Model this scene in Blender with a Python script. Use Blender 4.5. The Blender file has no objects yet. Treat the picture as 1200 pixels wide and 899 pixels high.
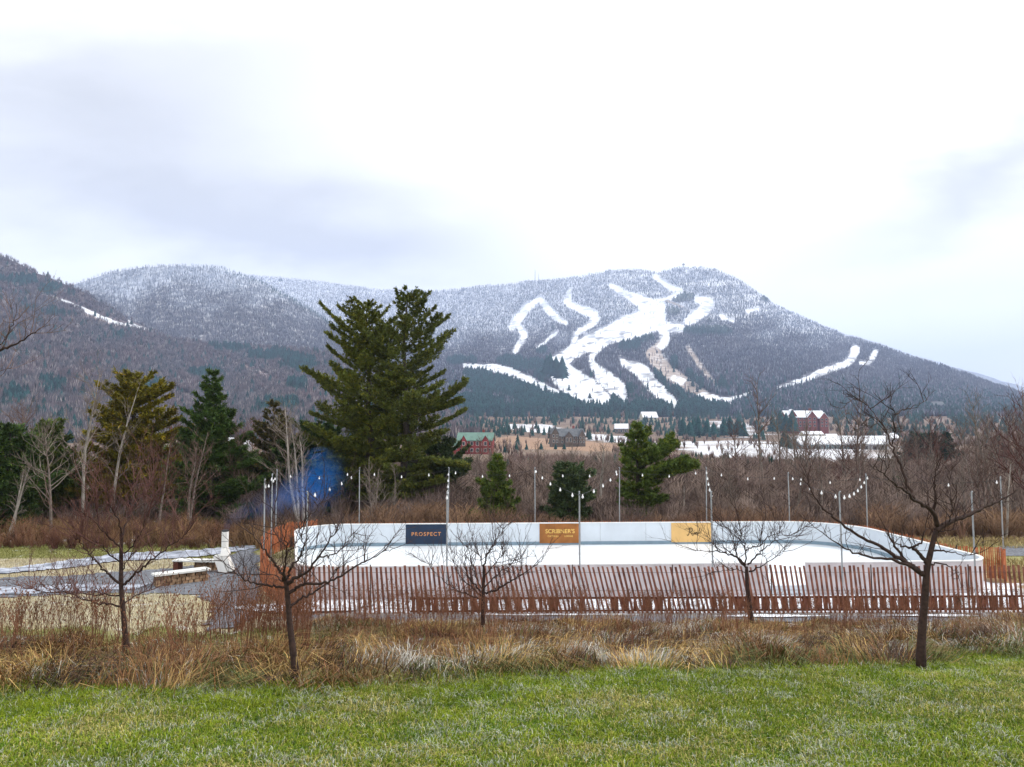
import bpy, math, random
import numpy as np
from mathutils import Vector, Matrix

rng = np.random.default_rng(7)
random.seed(7)
scene = bpy.context.scene
COL = scene.collection
R = math.radians

# ------------------------------------------------------------------ camera
F = 867.0
HORIZ = 505.0
PITCH = math.atan((HORIZ - 449.5) / F)
CAMZ = 4.0
cp, sp = math.cos(PITCH), math.sin(PITCH)
cam_d = bpy.data.cameras.new('camera')
cam = bpy.data.objects.new('camera', cam_d)
COL.objects.link(cam)
cam.location = (0, 0, CAMZ)
cam.rotation_euler = (math.pi / 2 + PITCH, 0, 0)
cam_d.sensor_width = 36
cam_d.lens = 36 * F / 1200
cam_d.clip_start = 0.1
cam_d.clip_end = 40000
scene.camera = cam


def at(px, py, D):
    """world point at distance D ahead (along +Y) seen towards photo direction px,py"""
    xc = (px - 600.0) / F
    yc = -(py - 449.5) / F
    dy = cp - sp * yc
    dz = sp + cp * yc
    k = D / dy
    return (xc * k, dy * k, CAMZ + dz * k)


def at_np(px, py, D):
    xc = (px - 600.0) / F
    yc = -(py - 449.5) / F
    dy = cp - sp * yc
    dz = sp + cp * yc
    k = D / dy
    return np.stack([xc * k, dy * k + 0 * xc, CAMZ + dz * k], -1)


# ------------------------------------------------------------------ object helpers
def tag(o, label=None, cat=None, group=None, kind=None):
    if label: o['label'] = label
    if cat: o['category'] = cat
    if group: o['group'] = group
    if kind: o['kind'] = kind
    return o


def empty(name, loc=(0, 0, 0), rz=0.0):
    o = bpy.data.objects.new(name, None)
    o.empty_display_size = 0.2
    o.location = loc
    o.rotation_euler = (0, 0, rz)
    COL.objects.link(o)
    return o


def link_mesh(name, me, parent=None, mat=None):
    o = bpy.data.objects.new(name, me)
    COL.objects.link(o)
    if mat is not None and len(me.materials) == 0:
        me.materials.append(mat)
    if parent is not None:
        o.parent = parent
    return o


def copy_tree(o, parent=None):
    c = o.copy()
    COL.objects.link(c)
    if parent is not None:
        c.parent = parent
        c.matrix_parent_inverse = o.matrix_parent_inverse.copy()
    for ch in list(o.children):
        copy_tree(ch, c)
    return c


class MB:
    """collects polygons, links them as ONE mesh object"""
    def __init__(self):
        self.v = []
        self.f = []

    def add(self, vs, fs):
        b = len(self.v)
        self.v.extend([tuple(p) for p in vs])
        self.f.extend([tuple(b + i for i in q) for q in fs])

    def box(self, c, s, rz=0.0, lean=(0, 0)):
        hx, hy, hz = s[0] / 2, s[1] / 2, s[2] / 2
        vs = []
        cr, sr = math.cos(rz), math.sin(rz)
        for z in (-1, 1):
            for x, y in ((-1, -1), (1, -1), (1, 1), (-1, 1)):
                lx = x * hx + (lean[0] * hz * z)
                ly = y * hy + (lean[1] * hz * z)
                vs.append((c[0] + lx * cr - ly * sr, c[1] + lx * sr + ly * cr, c[2] + z * hz))
        self.add(vs, [(3, 2, 1, 0), (4, 5, 6, 7), (0, 1, 5, 4), (1, 2, 6, 5), (2, 3, 7, 6), (3, 0, 4, 7)])

    def tube(self, pts, rad, sides=5, cap=True):
        pts = [Vector(p) for p in pts]
        n = len(pts)
        if not hasattr(rad, '__len__'):
            rad = [rad] * n
        vs = []
        prev = None
        for i, p in enumerate(pts):
            d = (pts[min(i + 1, n - 1)] - pts[max(i - 1, 0)])
            if d.length < 1e-9:
                d = Vector((0, 0, 1))
            d.normalize()
            if prev is None:
                a = d.cross(Vector((0.31, 0.95, 0.05)))
                if a.length < 0.1:
                    a = d.cross(Vector((1, 0, 0)))
            else:
                a = prev - d * prev.dot(d)
                if a.length < 1e-6:
                    a = d.orthogonal()
            a.normalize()
            prev = a
            b = d.cross(a)
            for k in range(sides):
                t = 2 * math.pi * k / sides
                vs.append(p + (a * math.cos(t) + b * math.sin(t)) * rad[i])
        fs = []
        for i in range(n - 1):
            for k in range(sides):
                k2 = (k + 1) % sides
                fs.append((i * sides + k, i * sides + k2, (i + 1) * sides + k2, (i + 1) * sides + k))
        if cap:
            fs.append(tuple(range(sides - 1, -1, -1)))
            fs.append(tuple((n - 1) * sides + k for k in range(sides)))
        self.add(vs, fs)

    def mesh(self, name, mat=None, smooth=False):
        me = bpy.data.meshes.new(name)
        me.from_pydata(self.v, [], self.f)
        if mat is not None:
            me.materials.append(mat)
        if smooth:
            me.polygons.foreach_set('use_smooth', [True] * len(me.polygons))
        me.update()
        return me

    def build(self, name, mat, parent=None, smooth=False):
        return link_mesh(name, self.mesh(name, mat, smooth), parent)


def np_mesh(name, V, T, mat, col=None, extra=None, smooth=False):
    """V (n,3), T (m,3 or 4) int -> mesh data; col (n,3) -> point colour attribute 'Col'"""
    me = bpy.data.meshes.new(name)
    V = np.asarray(V, np.float32)
    T = np.asarray(T, np.int32)
    k = T.shape[1]
    me.vertices.add(len(V))
    me.vertices.foreach_set('co', V.ravel())
    me.loops.add(T.size)
    me.loops.foreach_set('vertex_index', T.ravel())
    me.polygons.add(len(T))
    me.polygons.foreach_set('loop_start', np.arange(0, T.size, k, dtype=np.int32))
    me.polygons.foreach_set('loop_total', np.full(len(T), k, np.int32))
    if smooth:
        me.polygons.foreach_set('use_smooth', np.ones(len(T), bool))
    me.update(calc_edges=True)
    if col is not None:
        a = me.attributes.new('Col', 'FLOAT_COLOR', 'POINT')
        c = np.ones((len(V), 4), np.float32)
        c[:, :3] = col
        a.data.foreach_set('color', c.ravel())
    for nm, arr in (extra or {}).items():
        a = me.attributes.new(nm, 'FLOAT', 'POINT')
        a.data.foreach_set('value', np.asarray(arr, np.float32).ravel())
    if mat is not None:
        me.materials.append(mat)
    return me


# ------------------------------------------------------------------ noise
_perm = np.random.default_rng(3).random((256, 256)).astype(np.float64)


def vnoise(x, y):
    x = np.asarray(x, float); y = np.asarray(y, float)
    xi = np.floor(x).astype(int); yi = np.floor(y).astype(int)
    fx = x - xi; fy = y - yi
    fx = fx * fx * (3 - 2 * fx); fy = fy * fy * (3 - 2 * fy)
    a = _perm[xi & 255, yi & 255]; b = _perm[(xi + 1) & 255, yi & 255]
    c = _perm[xi & 255, (yi + 1) & 255]; d = _perm[(xi + 1) & 255, (yi + 1) & 255]
    return (a * (1 - fx) + b * fx) * (1 - fy) + (c * (1 - fx) + d * fx) * fy


def fbm(x, y, o=4):
    s = 0; a = 0.5; t = 0
    for i in range(o):
        s = s + a * vnoise(x * 2 ** i + 17.3 * i, y * 2 ** i + 5.1 * i); t += a; a *= 0.5
    return s / t


def sstep(a, b, x):
    t = np.clip((np.asarray(x, float) - a) / (b - a), 0, 1)
    return t * t * (3 - 2 * t)


# ------------------------------------------------------------------ materials
def nodes_of(m):
    m.use_nodes = True
    nt = m.node_tree
    return nt, nt.nodes, nt.links, nt.nodes['Principled BSDF']


def mat(name, color, rough=0.7, var=0.15, scale=6.0, metal=0.0, bump=0.0, spec=0.3, color2=None, stretch=(1, 1, 1), coord='Object'):
    m = bpy.data.materials.new(name)
    nt, N, L, b = nodes_of(m)
    b.inputs['Roughness'].default_value = rough
    b.inputs['Metallic'].default_value = metal
    b.inputs['Specular IOR Level'].default_value = spec
    tc = N.new('ShaderNodeTexCoord')
    mp = N.new('ShaderNodeMapping')
    mp.inputs['Scale'].default_value = stretch
    L.new(tc.outputs[coord], mp.inputs['Vector'])
    nz = N.new('ShaderNodeTexNoise')
    nz.inputs['Scale'].default_value = scale
    nz.inputs['Detail'].default_value = 6
    L.new(mp.outputs[0], nz.inputs['Vector'])
    rp = N.new('ShaderNodeValToRGB')
    c = Vector(color)
    c1 = [max(0, x * (1 - var)) for x in c]
    c2 = list(color2) if color2 else [min(1, x * (1 + var)) for x in c]
    rp.color_ramp.elements[0].position = 0.33
    rp.color_ramp.elements[1].position = 0.67
    rp.color_ramp.elements[0].color = (*c1, 1)
    rp.color_ramp.elements[1].color = (*c2, 1)
    L.new(nz.outputs['Fac'], rp.inputs['Fac'])
    L.new(rp.outputs[0], b.inputs['Base Color'])
    if bump:
        bp = N.new('ShaderNodeBump')
        bp.inputs['Strength'].default_value = bump
        bp.inputs['Distance'].default_value = 0.02
        L.new(nz.outputs['Fac'], bp.inputs['Height'])
        L.new(bp.outputs[0], b.inputs['Normal'])
    return m


def mat_attr(name, rough=0.8, var=0.25, scale=3.0, spec=0.2, translucent=False):
    """material whose base colour is the mesh's own colour attribute, broken up by noise"""
    m = bpy.data.materials.new(name)
    nt, N, L, b = nodes_of(m)
    b.inputs['Roughness'].default_value = rough
    b.inputs['Specular IOR Level'].default_value = spec
    at_ = N.new('ShaderNodeAttribute'); at_.attribute_name = 'Col'
    tc = N.new('ShaderNodeTexCoord')
    nz = N.new('ShaderNodeTexNoise'); nz.inputs['Scale'].default_value = scale; nz.inputs['Detail'].default_value = 5
    L.new(tc.outputs['Object'], nz.inputs['Vector'])
    mr = N.new('ShaderNodeMapRange')
    mr.inputs[1].default_value = 0.3; mr.inputs[2].default_value = 0.7
    mr.inputs[3].default_value = 1 - var; mr.inputs[4].default_value = 1 + var
    L.new(nz.outputs['Fac'], mr.inputs[0])
    mx = N.new('ShaderNodeVectorMath'); mx.operation = 'SCALE'
    L.new(at_.outputs['Color'], mx.inputs[0]); L.new(mr.outputs[0], mx.inputs['Scale'])
    L.new(mx.outputs[0], b.inputs['Base Color'])
    return m


def mat_ground(name, scales=(0.35, 4.0, 30.0), snow_scale=1.2, bump=0.3, snow_col=(0.80, 0.83, 0.88), soft=0.10):
    """ground colour attribute + snow amount attribute broken into ragged patches"""
    m = bpy.data.materials.new(name)
    nt, N, L, b = nodes_of(m)
    b.inputs['Roughness'].default_value = 0.9
    b.inputs['Specular IOR Level'].default_value = 0.1
    ca = N.new('ShaderNodeAttribute'); ca.attribute_name = 'Col'
    sa = N.new('ShaderNodeAttribute'); sa.attribute_name = 'snow'
    tc = N.new('ShaderNodeTexCoord')
    val = None
    for s in scales:
        nz = N.new('ShaderNodeTexNoise'); nz.inputs['Scale'].default_value = s; nz.inputs['Detail'].default_value = 6
        L.new(tc.outputs['Object'], nz.inputs['Vector'])
        mr = N.new('ShaderNodeMapRange')
        mr.inputs[1].default_value = 0.3; mr.inputs[2].default_value = 0.7
        mr.inputs[3].default_value = 0.8; mr.inputs[4].default_value = 1.2
        L.new(nz.outputs['Fac'], mr.inputs[0])
        if val is None:
            val = mr.outputs[0]
        else:
            mu = N.new('ShaderNodeMath'); mu.operation = 'MULTIPLY'
            L.new(val, mu.inputs[0]); L.new(mr.outputs[0], mu.inputs[1]); val = mu.outputs[0]
    mx = N.new('ShaderNodeVectorMath'); mx.operation = 'SCALE'
    L.new(ca.outputs['Color'], mx.inputs[0]); L.new(val, mx.inputs['Scale'])
    # snow
    n2 = N.new('ShaderNodeTexNoise'); n2.inputs['Scale'].default_value = snow_scale; n2.inputs['Detail'].default_value = 8
    n2.inputs['Roughness'].default_value = 0.65
    L.new(tc.outputs['Object'], n2.inputs['Vector'])
    a1 = N.new('ShaderNodeMath'); a1.operation = 'ADD'
    L.new(n2.outputs['Fac'], a1.inputs[0]); L.new(sa.outputs['Fac'], a1.inputs[1])
    m2 = N.new('ShaderNodeMapRange'); m2.inputs[1].default_value = 1.02 - soft; m2.inputs[2].default_value = 1.02 + soft
    L.new(a1.outputs[0], m2.inputs[0])
    mix = N.new('ShaderNodeMix'); mix.data_type = 'RGBA'
    L.new(m2.outputs[0], mix.inputs['Factor'])
    L.new(mx.outputs[0], mix.inputs['A'])
    mix.inputs['B'].default_value = (*snow_col, 1)
    L.new(mix.outputs['Result'], b.inputs['Base Color'])
    if bump:
        bp = N.new('ShaderNodeBump'); bp.inputs['Strength'].default_value = bump; bp.inputs['Distance'].default_value = 0.05
        L.new(nz.outputs['Fac'], bp.inputs['Height']); L.new(bp.outputs[0], b.inputs['Normal'])
    return m


def volume(name, density, colour, anis=0.0):
    m = bpy.data.materials.new(name)
    m.use_nodes = True
    nt = m.node_tree
    nt.nodes.remove(nt.nodes['Principled BSDF'])
    v = nt.nodes.new('ShaderNodeVolumePrincipled')
    v.inputs['Density'].default_value = density
    v.inputs['Color'].default_value = (*colour, 1)
    v.inputs['Anisotropy'].default_value = anis
    nt.links.new(v.outputs[0], nt.nodes['Material Output'].inputs['Volume'])
    return m, v


M = {}
M['bark_dark'] = mat('apple bark', (0.040, 0.022, 0.017), 0.85, 0.4, 14, bump=0.5)
M['twig_red'] = mat('reddish twigs', (0.100, 0.042, 0.034), 0.8, 0.35, 5)
M['twig_dark'] = mat('dark twigs', (0.046, 0.025, 0.021), 0.8, 0.35, 5)
M['bark_grey'] = mat('grey bark', (0.16, 0.13, 0.11), 0.85, 0.4, 8, bump=0.4)
M['bark_pine'] = mat('pine bark', (0.055, 0.042, 0.034), 0.9, 0.4, 8, bump=0.5)
M['birch'] = mat('pale bark', (0.30, 0.27, 0.235), 0.75, 0.3, 5, stretch=(1, 1, 0.35))
M['twig_brown'] = mat('brown twigs', (0.135, 0.085, 0.068), 0.8, 0.35, 4)
M['twig_pale'] = mat('pale twigs', (0.18, 0.145, 0.12), 0.8, 0.3, 4)
M['needle'] = mat_attr('pine needles', 0.6, 0.35, 1.3, 0.25)
M['grass'] = mat_attr('grass blades', 0.7, 0.12, 2.0, 0.2)
M['forest'] = mat_attr('far bare trees', 0.9, 0.3, 0.05, 0.05)
M['brush'] = mat_attr('brush twigs', 0.85, 0.25, 1.0, 0.1)
M['ground'] = mat_ground('ground cover')
M['hill'] = mat_ground('wooded slope', scales=(0.004, 0.03), snow_scale=0.03, bump=0, snow_col=(0.74, 0.76, 0.79), soft=0.17)
M['board'] = mat('white rink board', (0.60, 0.65, 0.70), 0.45, 0.05, 1.5, spec=0.4)
M['board_out'] = mat('board timber back', (0.50, 0.455, 0.46), 0.7, 0.14, 2.0)
M['kick'] = mat('blue grey kick strip', (0.20, 0.28, 0.34), 0.5, 0.1, 3)
M['cap'] = mat('board cap rail', (0.80, 0.80, 0.78), 0.5, 0.05, 3)
M['ice'] = mat('snowy ice', (0.70, 0.735, 0.76), 0.35, 0.10, 0.7, spec=0.4, stretch=(1, 2.5, 1), bump=0.05)
M['slat'] = mat('rust stained slats', (0.190, 0.065, 0.042), 0.8, 0.4, 3.5, color2=(0.31, 0.125, 0.08))
M['slat_orange'] = mat('orange stained slats', (0.42, 0.12, 0.045), 0.8, 0.3, 3.5, color2=(0.50, 0.17, 0.07))
M['slat_tan'] = mat('tan weathered slats', (0.30, 0.17, 0.07), 0.8, 0.3, 3.5)
M['wire'] = mat('fence wire', (0.10, 0.07, 0.06), 0.5, 0.2, 3, metal=0.6)
M['kerb'] = mat('rust timber boards', (0.24, 0.072, 0.035), 0.8, 0.4, 4, color2=(0.33, 0.13, 0.07))
M['kerb_rail'] = mat('dark timber rail', (0.11, 0.035, 0.02), 0.8, 0.3, 4)
M['galv'] = mat('galvanised pole', (0.34, 0.36, 0.37), 0.4, 0.12, 6, metal=0.5)
M['cable'] = mat('black cable', (0.03, 0.03, 0.032), 0.6, 0.1, 5)
M['bulb'] = mat('frosted bulb', (0.92, 0.92, 0.90), 0.25, 0.02, 4, spec=0.5)
M['navy'] = mat('navy banner', (0.012, 0.028, 0.060), 0.6, 0.15, 2)
M['rustsign'] = mat('rust brown banner', (0.30, 0.115, 0.028), 0.6, 0.25, 1.6)
M['tansign'] = mat('tan banner', (0.70, 0.44, 0.17), 0.6, 0.1, 1.2)
M['let_orange'] = mat('orange lettering', (0.62, 0.27, 0.10), 0.6, 0.05, 4)
M['let_gold'] = mat('gold lettering', (0.80, 0.52, 0.14), 0.6, 0.05, 4)
M['let_dark'] = mat('dark lettering', (0.035, 0.025, 0.012), 0.6, 0.05, 4)
M['gravel'] = mat('grey gravel', (0.115, 0.120, 0.135), 0.95, 0.45, 9, bump=0.6, color2=(0.20, 0.21, 0.235))
M['gravel_pale'] = mat('frosted gravel', (0.22, 0.24, 0.29), 0.95, 0.4, 2.2, bump=0.5, color2=(0.46, 0.49, 0.56))
M['snow'] = mat('old snow', (0.80, 0.83, 0.87), 0.7, 0.06, 5, bump=0.4)
M['stone'] = mat('brown field stone', (0.20, 0.115, 0.065), 0.9, 0.55, 4.5, bump=0.6, color2=(0.42, 0.28, 0.17))
M['slab'] = mat('pale stone slab', (0.66, 0.66, 0.63), 0.7, 0.12, 5)
M['enamel'] = mat('white painted steel', (0.80, 0.80, 0.77), 0.45, 0.05, 5)
M['soot'] = mat('black iron', (0.02, 0.02, 0.02), 0.6, 0.3, 5)
M['w_red'] = mat('red siding', (0.25, 0.035, 0.035), 0.8, 0.2, 0.5)
M['w_brick'] = mat('red brown siding', (0.20, 0.055, 0.045), 0.8, 0.2, 0.2)
M['w_teal'] = mat('teal grey siding', (0.16, 0.24, 0.26), 0.8, 0.2, 0.3)
M['w_cream'] = mat('cream siding', (0.55, 0.52, 0.38), 0.8, 0.1, 0.4)
M['w_brown'] = mat('brown grey siding', (0.12, 0.095, 0.075), 0.8, 0.25, 0.4)
M['w_grey'] = mat('grey siding', (0.30, 0.30, 0.31), 0.8, 0.2, 0.4)
M['r_green'] = mat('green roofing', (0.13, 0.22, 0.18), 0.7, 0.15, 0.5)
M['r_dark'] = mat('dark shingles', (0.12, 0.13, 0.14), 0.8, 0.2, 0.5)
M['r_snow'] = mat('snowy roof', (0.82, 0.84, 0.87), 0.7, 0.06, 0.3)
M['glass'] = mat('dark window glass', (0.03, 0.04, 0.05), 0.15, 0.2, 1, spec=0.6)
M['trim'] = mat('pale trim', (0.62, 0.60, 0.56), 0.7, 0.1, 1)

# ------------------------------------------------------------------ ground heights
GY = [-600, 8, 12, 13.5, 17, 20, 22, 24, 26.5, 40, 60, 100, 200, 300, 600, 1000, 1500, 2600, 13000]
GZ = [0.0, 0.0, -0.03, -0.22, -0.62, -1.08, -1.47, -1.80, -2.04, -2.08, -2.3, -3.2, -6.0, -8.2, -6.5, 3.5, 33, 10, -5]


def gz(x, y):
    y = np.asarray(y, float)
    x = np.asarray(x, float)
    s = 0.0
    for d in (-0.8, -0.4, 0, 0.4, 0.8):
        s = s + np.interp(y + d * np.minimum(1, 0.5 + np.abs(y) / 40), GY, GZ)
    z = s / 5
    # flatten round the rink, roll gently in the valley
    z = z + np.where(y > 120, (fbm(x / 140, y / 140, 3) - 0.5) * np.minimum(5, (y - 120) / 60), 0)
    return z


def edge_y(x):
    """where the mown lawn ends"""
    x = np.asarray(x, float)
    return 12.55 + 0.165 * x + 0.35 * np.sin(x * 0.7) * 0.4 + (fbm(x * 0.6 + 40, x * 0 + 3, 3) - 0.5) * 0.7


def meadow_bump(x, y):
    e = edge_y(x)
    m = sstep(-0.2, 0.8, y - e) * (1 - sstep(18.5, 20.5, y))
    return m * (fbm(x * 0.9, y * 0.9, 3) - 0.38) * 0.62


def ground_z(x, y):
    return gz(x, y) + meadow_bump(x, y)


def seg(a, b, step):
    return list(np.arange(a, b, step))


def geo(a, b, n):
    return list(np.geomspace(a, b, n))


xs = np.array(sorted([-v for v in geo(34, 7500, 40)] + seg(-33.5, 33.6, 0.3) + geo(34, 7500, 40)))
ys = np.array([-600, -300, -120, -50, -20, -8, 0, 3] + seg(5, 46, 0.27) + seg(46, 130, 1.5) + seg(130, 400, 6) + seg(400, 1600, 16) + geo(1600, 12500, 40))
GXm, GYm = np.meshgrid(xs, ys)
gx, gy = GXm.ravel(), GYm.ravel()
gzv = ground_z(gx, gy)
px_of = 600 + F * gx / np.maximum(gy, 1)
py_of = HORIZ + F * (CAMZ - gzv) / np.maximum(gy, 1)

LAWN = np.array((0.075, 0.125, 0.022)); STRAW = np.array((0.235, 0.165, 0.085)); LITTER = np.array((0.115, 0.070, 0.042))
FROST_TURF = np.array((0.36, 0.31, 0.19)); OLIVE = np.array((0.17, 0.165, 0.055)); VALLEY = np.array((0.19, 0.135, 0.095))
col = np.zeros((len(gx), 3)); snow = np.zeros(len(gx))


def put(mask, c):
    global col
    m = np.clip(mask, 0, 1)[:, None]
    col = col * (1 - m) + np.asarray(c) * m


e = edge_y(gx)
put(np.ones(len(gx)), LAWN)
n1 = fbm(gx * 0.5, gy * 0.5, 4)
put(sstep(0, 0.5, gy - e), STRAW * 0.62)
put(sstep(0.3, 0.9, gy - e) * sstep(0.5, 0.62, n1), LITTER)
put(sstep(0, 0.4, gy - e) * (1 - sstep(0.7, 1.2, gy - e)) * 0.5, OLIVE * 0.8)
left_turf = (1 - sstep(-6.6, -6.0, gx + (n1 - 0.5) * 1.5)) * sstep(16.4, 17.0, gy)
put(left_turf, FROST_TURF)
put((1 - sstep(-5.0, -4.2, gx)) * sstep(14.6, 15.4, gy) * (1 - sstep(16.6, 17.4, gy + (n1 - .5) * 2)), OLIVE * 1.0)
put(sstep(20.5, 21.5, gy) * (1 - left_turf), np.array((0.20, 0.185, 0.175)))
put(sstep(35.2, 36.2, gy) * (1 - sstep(-13, -12, gx)), OLIVE * 1.15)
put(sstep(33.0, 34.5, gy) * sstep(19.5, 20.5, gx), OLIVE * 1.3 + 0.03)
put(sstep(24.5, 26, gy) * (1 - sstep(33.5, 34.5, gy)) * sstep(19.0, 19.6, gx), STRAW * 1.3)
put(sstep(39, 41.5, gy + (n1 - .5) * 3), LITTER * 1.1)
n2 = fbm(gx / 60, gy / 60, 4)
put(sstep(90, 150, gy), VALLEY)
put(sstep(90, 150, gy) * sstep(0.5, 0.6, n2) * 0.7, LITTER)
# snow amounts
snow += np.where((gy > e) & (gy < 20.5), 0.36 * sstep(0.42, 0.62, fbm(gx * 0.45 + 9, gy * 0.8 + 2, 3)), 0)
snow = np.where((gy < e + 0.2), 0.30, snow)
snow = np.where(left_turf > 0.5, 0.30 + 0.1 * n1, snow)
snow = np.where((gy > 19.6) & (gy < 41) & (gx > -8.5) & (gx < 19), 0.33 + 0.27 * (gy > 24), snow)
snow = np.where((gy > 24) & (gy < 30) & (gx > 19), 0.55, snow)
snow = np.where(gy > 150, 0.34 + 0.1 * (fbm(gx / 25, gy / 25, 3) - .5), snow)


def poly_mask(px, py, poly):
    """soft-free point in polygon"""
    inside = np.zeros(len(px), bool)
    n = len(poly)
    j = n - 1
    for i in range(n):
        xi, yi = poly[i]; xj, yj = poly[j]
        c = ((yi > py) != (yj > py)) & (px < (xj - xi) * (py - yi) / (yj - yi + 1e-12) + xi)
        inside ^= c
        j = i
    return inside


FIELDS = [  # photo outlines of the white fields, each laid on its own piece of valley floor (X, Y in metres)
    [(790, 519), (870, 515), (905, 524), (935, 525), (1030, 533), (1055, 541), (960, 546), (860, 541), (800, 535)],
    [(905, 524), (1045, 527), (1045, 546), (925, 548)],
    [(822, 490), (850, 489), (880, 500), (892, 513), (868, 514), (840, 503)], [(690, 509), (740, 514), (800, 523), (800, 529), (740, 522), (690, 515)],
    [(590, 497), (640, 498), (690, 508), (735, 512), (735, 517), (650, 508), (590, 502)],
]


def field_xy(pts):
    out = []
    for px, py in pts:
        # valley floor about 11 m under the eye at these places
        D = np.interp(py, [494, 500, 506, 515, 525, 535, 547], [1300, 1130, 960, 720, 560, 400, 285])
        out.append((at(px, py, D)[0], D))
    return out


for pl in FIELDS:
    m = poly_mask(gx, gy, field_xy(pl))
    snow[m] = 0.52 + 0.26 * (fbm(gx[m] / 9, gy[m] / 22, 3) - .35)
BARE_FIELD = [(560, 518), (600, 512), (690, 518), (735, 524), (735, 534), (640, 532), (570, 530)]
m = poly_mask(gx, gy, field_xy(BARE_FIELD))
col[m] = (0.30, 0.19, 0.12); snow[m] = 0.33

nx, ny = len(xs), len(ys)
idx = np.arange(nx * ny).reshape(ny, nx)
quads = np.stack([idx[:-1, :-1].ravel(), idx[:-1, 1:].ravel(), idx[1:, 1:].ravel(), idx[1:, :-1].ravel()], -1)
tag(link_mesh('ground', np_mesh('ground', np.stack([gx, gy, gzv], -1), quads, M['ground'], col, {'snow': snow}, smooth=True)), kind='structure')


def drape(name, poly, lift, m, step=0.3, kind='structure', ragged=0.0, seed=0):
    """a thin sheet inside a ground polygon, lying on the terrain"""
    P = np.array(poly)
    x = np.arange(P[:, 0].min() - 0.5, P[:, 0].max() + 0.5, step)
    y = np.arange(P[:, 1].min() - 0.5, P[:, 1].max() + 0.5, step)
    X, Y = np.meshgrid(x, y)
    jx = (fbm(X * 0.7 + seed, Y * 0.7, 3) - 0.5) * ragged
    jy = (fbm(X * 0.7, Y * 0.7 + 31 + seed, 3) - 0.5) * ragged
    ins = poly_mask((X + jx).ravel(), (Y + jy).ravel(), poly).reshape(X.shape)
    id_ = np.arange(X.size).reshape(X.shape)
    q = ins[:-1, :-1] & ins[1:, :-1] & ins[1:, 1:] & ins[:-1, 1:]
    Q = np.stack([id_[:-1, :-1][q], id_[:-1, 1:][q], id_[1:, 1:][q], id_[1:, :-1][q]], -1)
    used, inv = np.unique(Q, return_inverse=True)
    V = np.stack([X.ravel()[used], Y.ravel()[used], ground_z(X.ravel()[used], Y.ravel()[used]) + lift], -1)
    return tag(link_mesh(name, np_mesh(name, V, inv.reshape(-1, 4), m, smooth=True)), kind=kind)


def gpt(px, py):
    """ground point under a photo direction"""
    D = 20.0
    lo, hi = 6.0, 400.0
    for _ in range(50):
        D = (lo + hi) / 2
        p = at(px, py, D)
        if p[2] > float(gz(p[0], D)):
            lo = D
        else:
            hi = D
    return (at(px, py, D)[0], D)


def gpoly(pts):
    return [gpt(*p) for p in pts]


drape('gravel_path', gpoly([(-260, 700), (-20, 678), (60, 676), (185, 668), (250, 660), (285, 644), (306, 642), (312, 690), (296, 738), (230, 740), (243, 712), (232, 698), (150, 696), (60, 699), (-20, 703), (-260, 730)]), 0.03, M['gravel'], 0.25, ragged=0.8)
drape('frosted_path', gpoly([(-240, 672), (-20, 669), (60, 660), (140, 649), (235, 645), (300, 639), (302, 643), (250, 652), (200, 656), (140, 659), (80, 667), (-20, 677), (-240, 686)]), 0.05, M['gravel_pale'], 0.25, ragged=0.7, seed=5)
drape('frosted_verge', gpoly([(-240, 690), (-20, 690), (100, 684), (180, 684), (150, 694), (60, 697), (-20, 701), (-240, 715)]), 0.06, M['gravel_pale'], 0.25, ragged=0.9, seed=9)
drape('rink_path', [(-7.2, 20.6), (-3, 20.2), (4, 19.7), (12, 19.9), (24, 20.9), (26, 23.4), (12, 22.7), (4, 22.5), (-3, 22.7), (-6.6, 23.2)], 0.03, M['gravel'], 0.25, ragged=0.6, seed=2)
drape('far_path', gpoly([(1160, 641), (1290, 636), (1290, 655), (1165, 652)]), 0.03, M['gravel'], 0.4, ragged=0.5)
for i, (a, b, w, h, s) in enumerate([(0.2, 22.9, 1.6, 0.35, 1), (2.0, 22.9, 1.9, 0.25, 2), (7.6, 22.3, 1.7, 0.5, 3), (12.6, 22.4, 1.5, 0.45, 4), (-6.6, 25.0, 2.2, 1.5, 5)]):
    pl = [(a + w * math.cos(t) * (1 + .25 * math.sin(3 * t + s)), b + h * math.sin(t) * (1 + .3 * math.cos(2 * t + s))) for t in np.linspace(0, 2 * math.pi, 20)[:-1]]
    drape('snow_patch', pl, 0.055 + .004 * i, M['snow'], 0.12, kind='stuff', ragged=0.5, seed=s)

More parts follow.
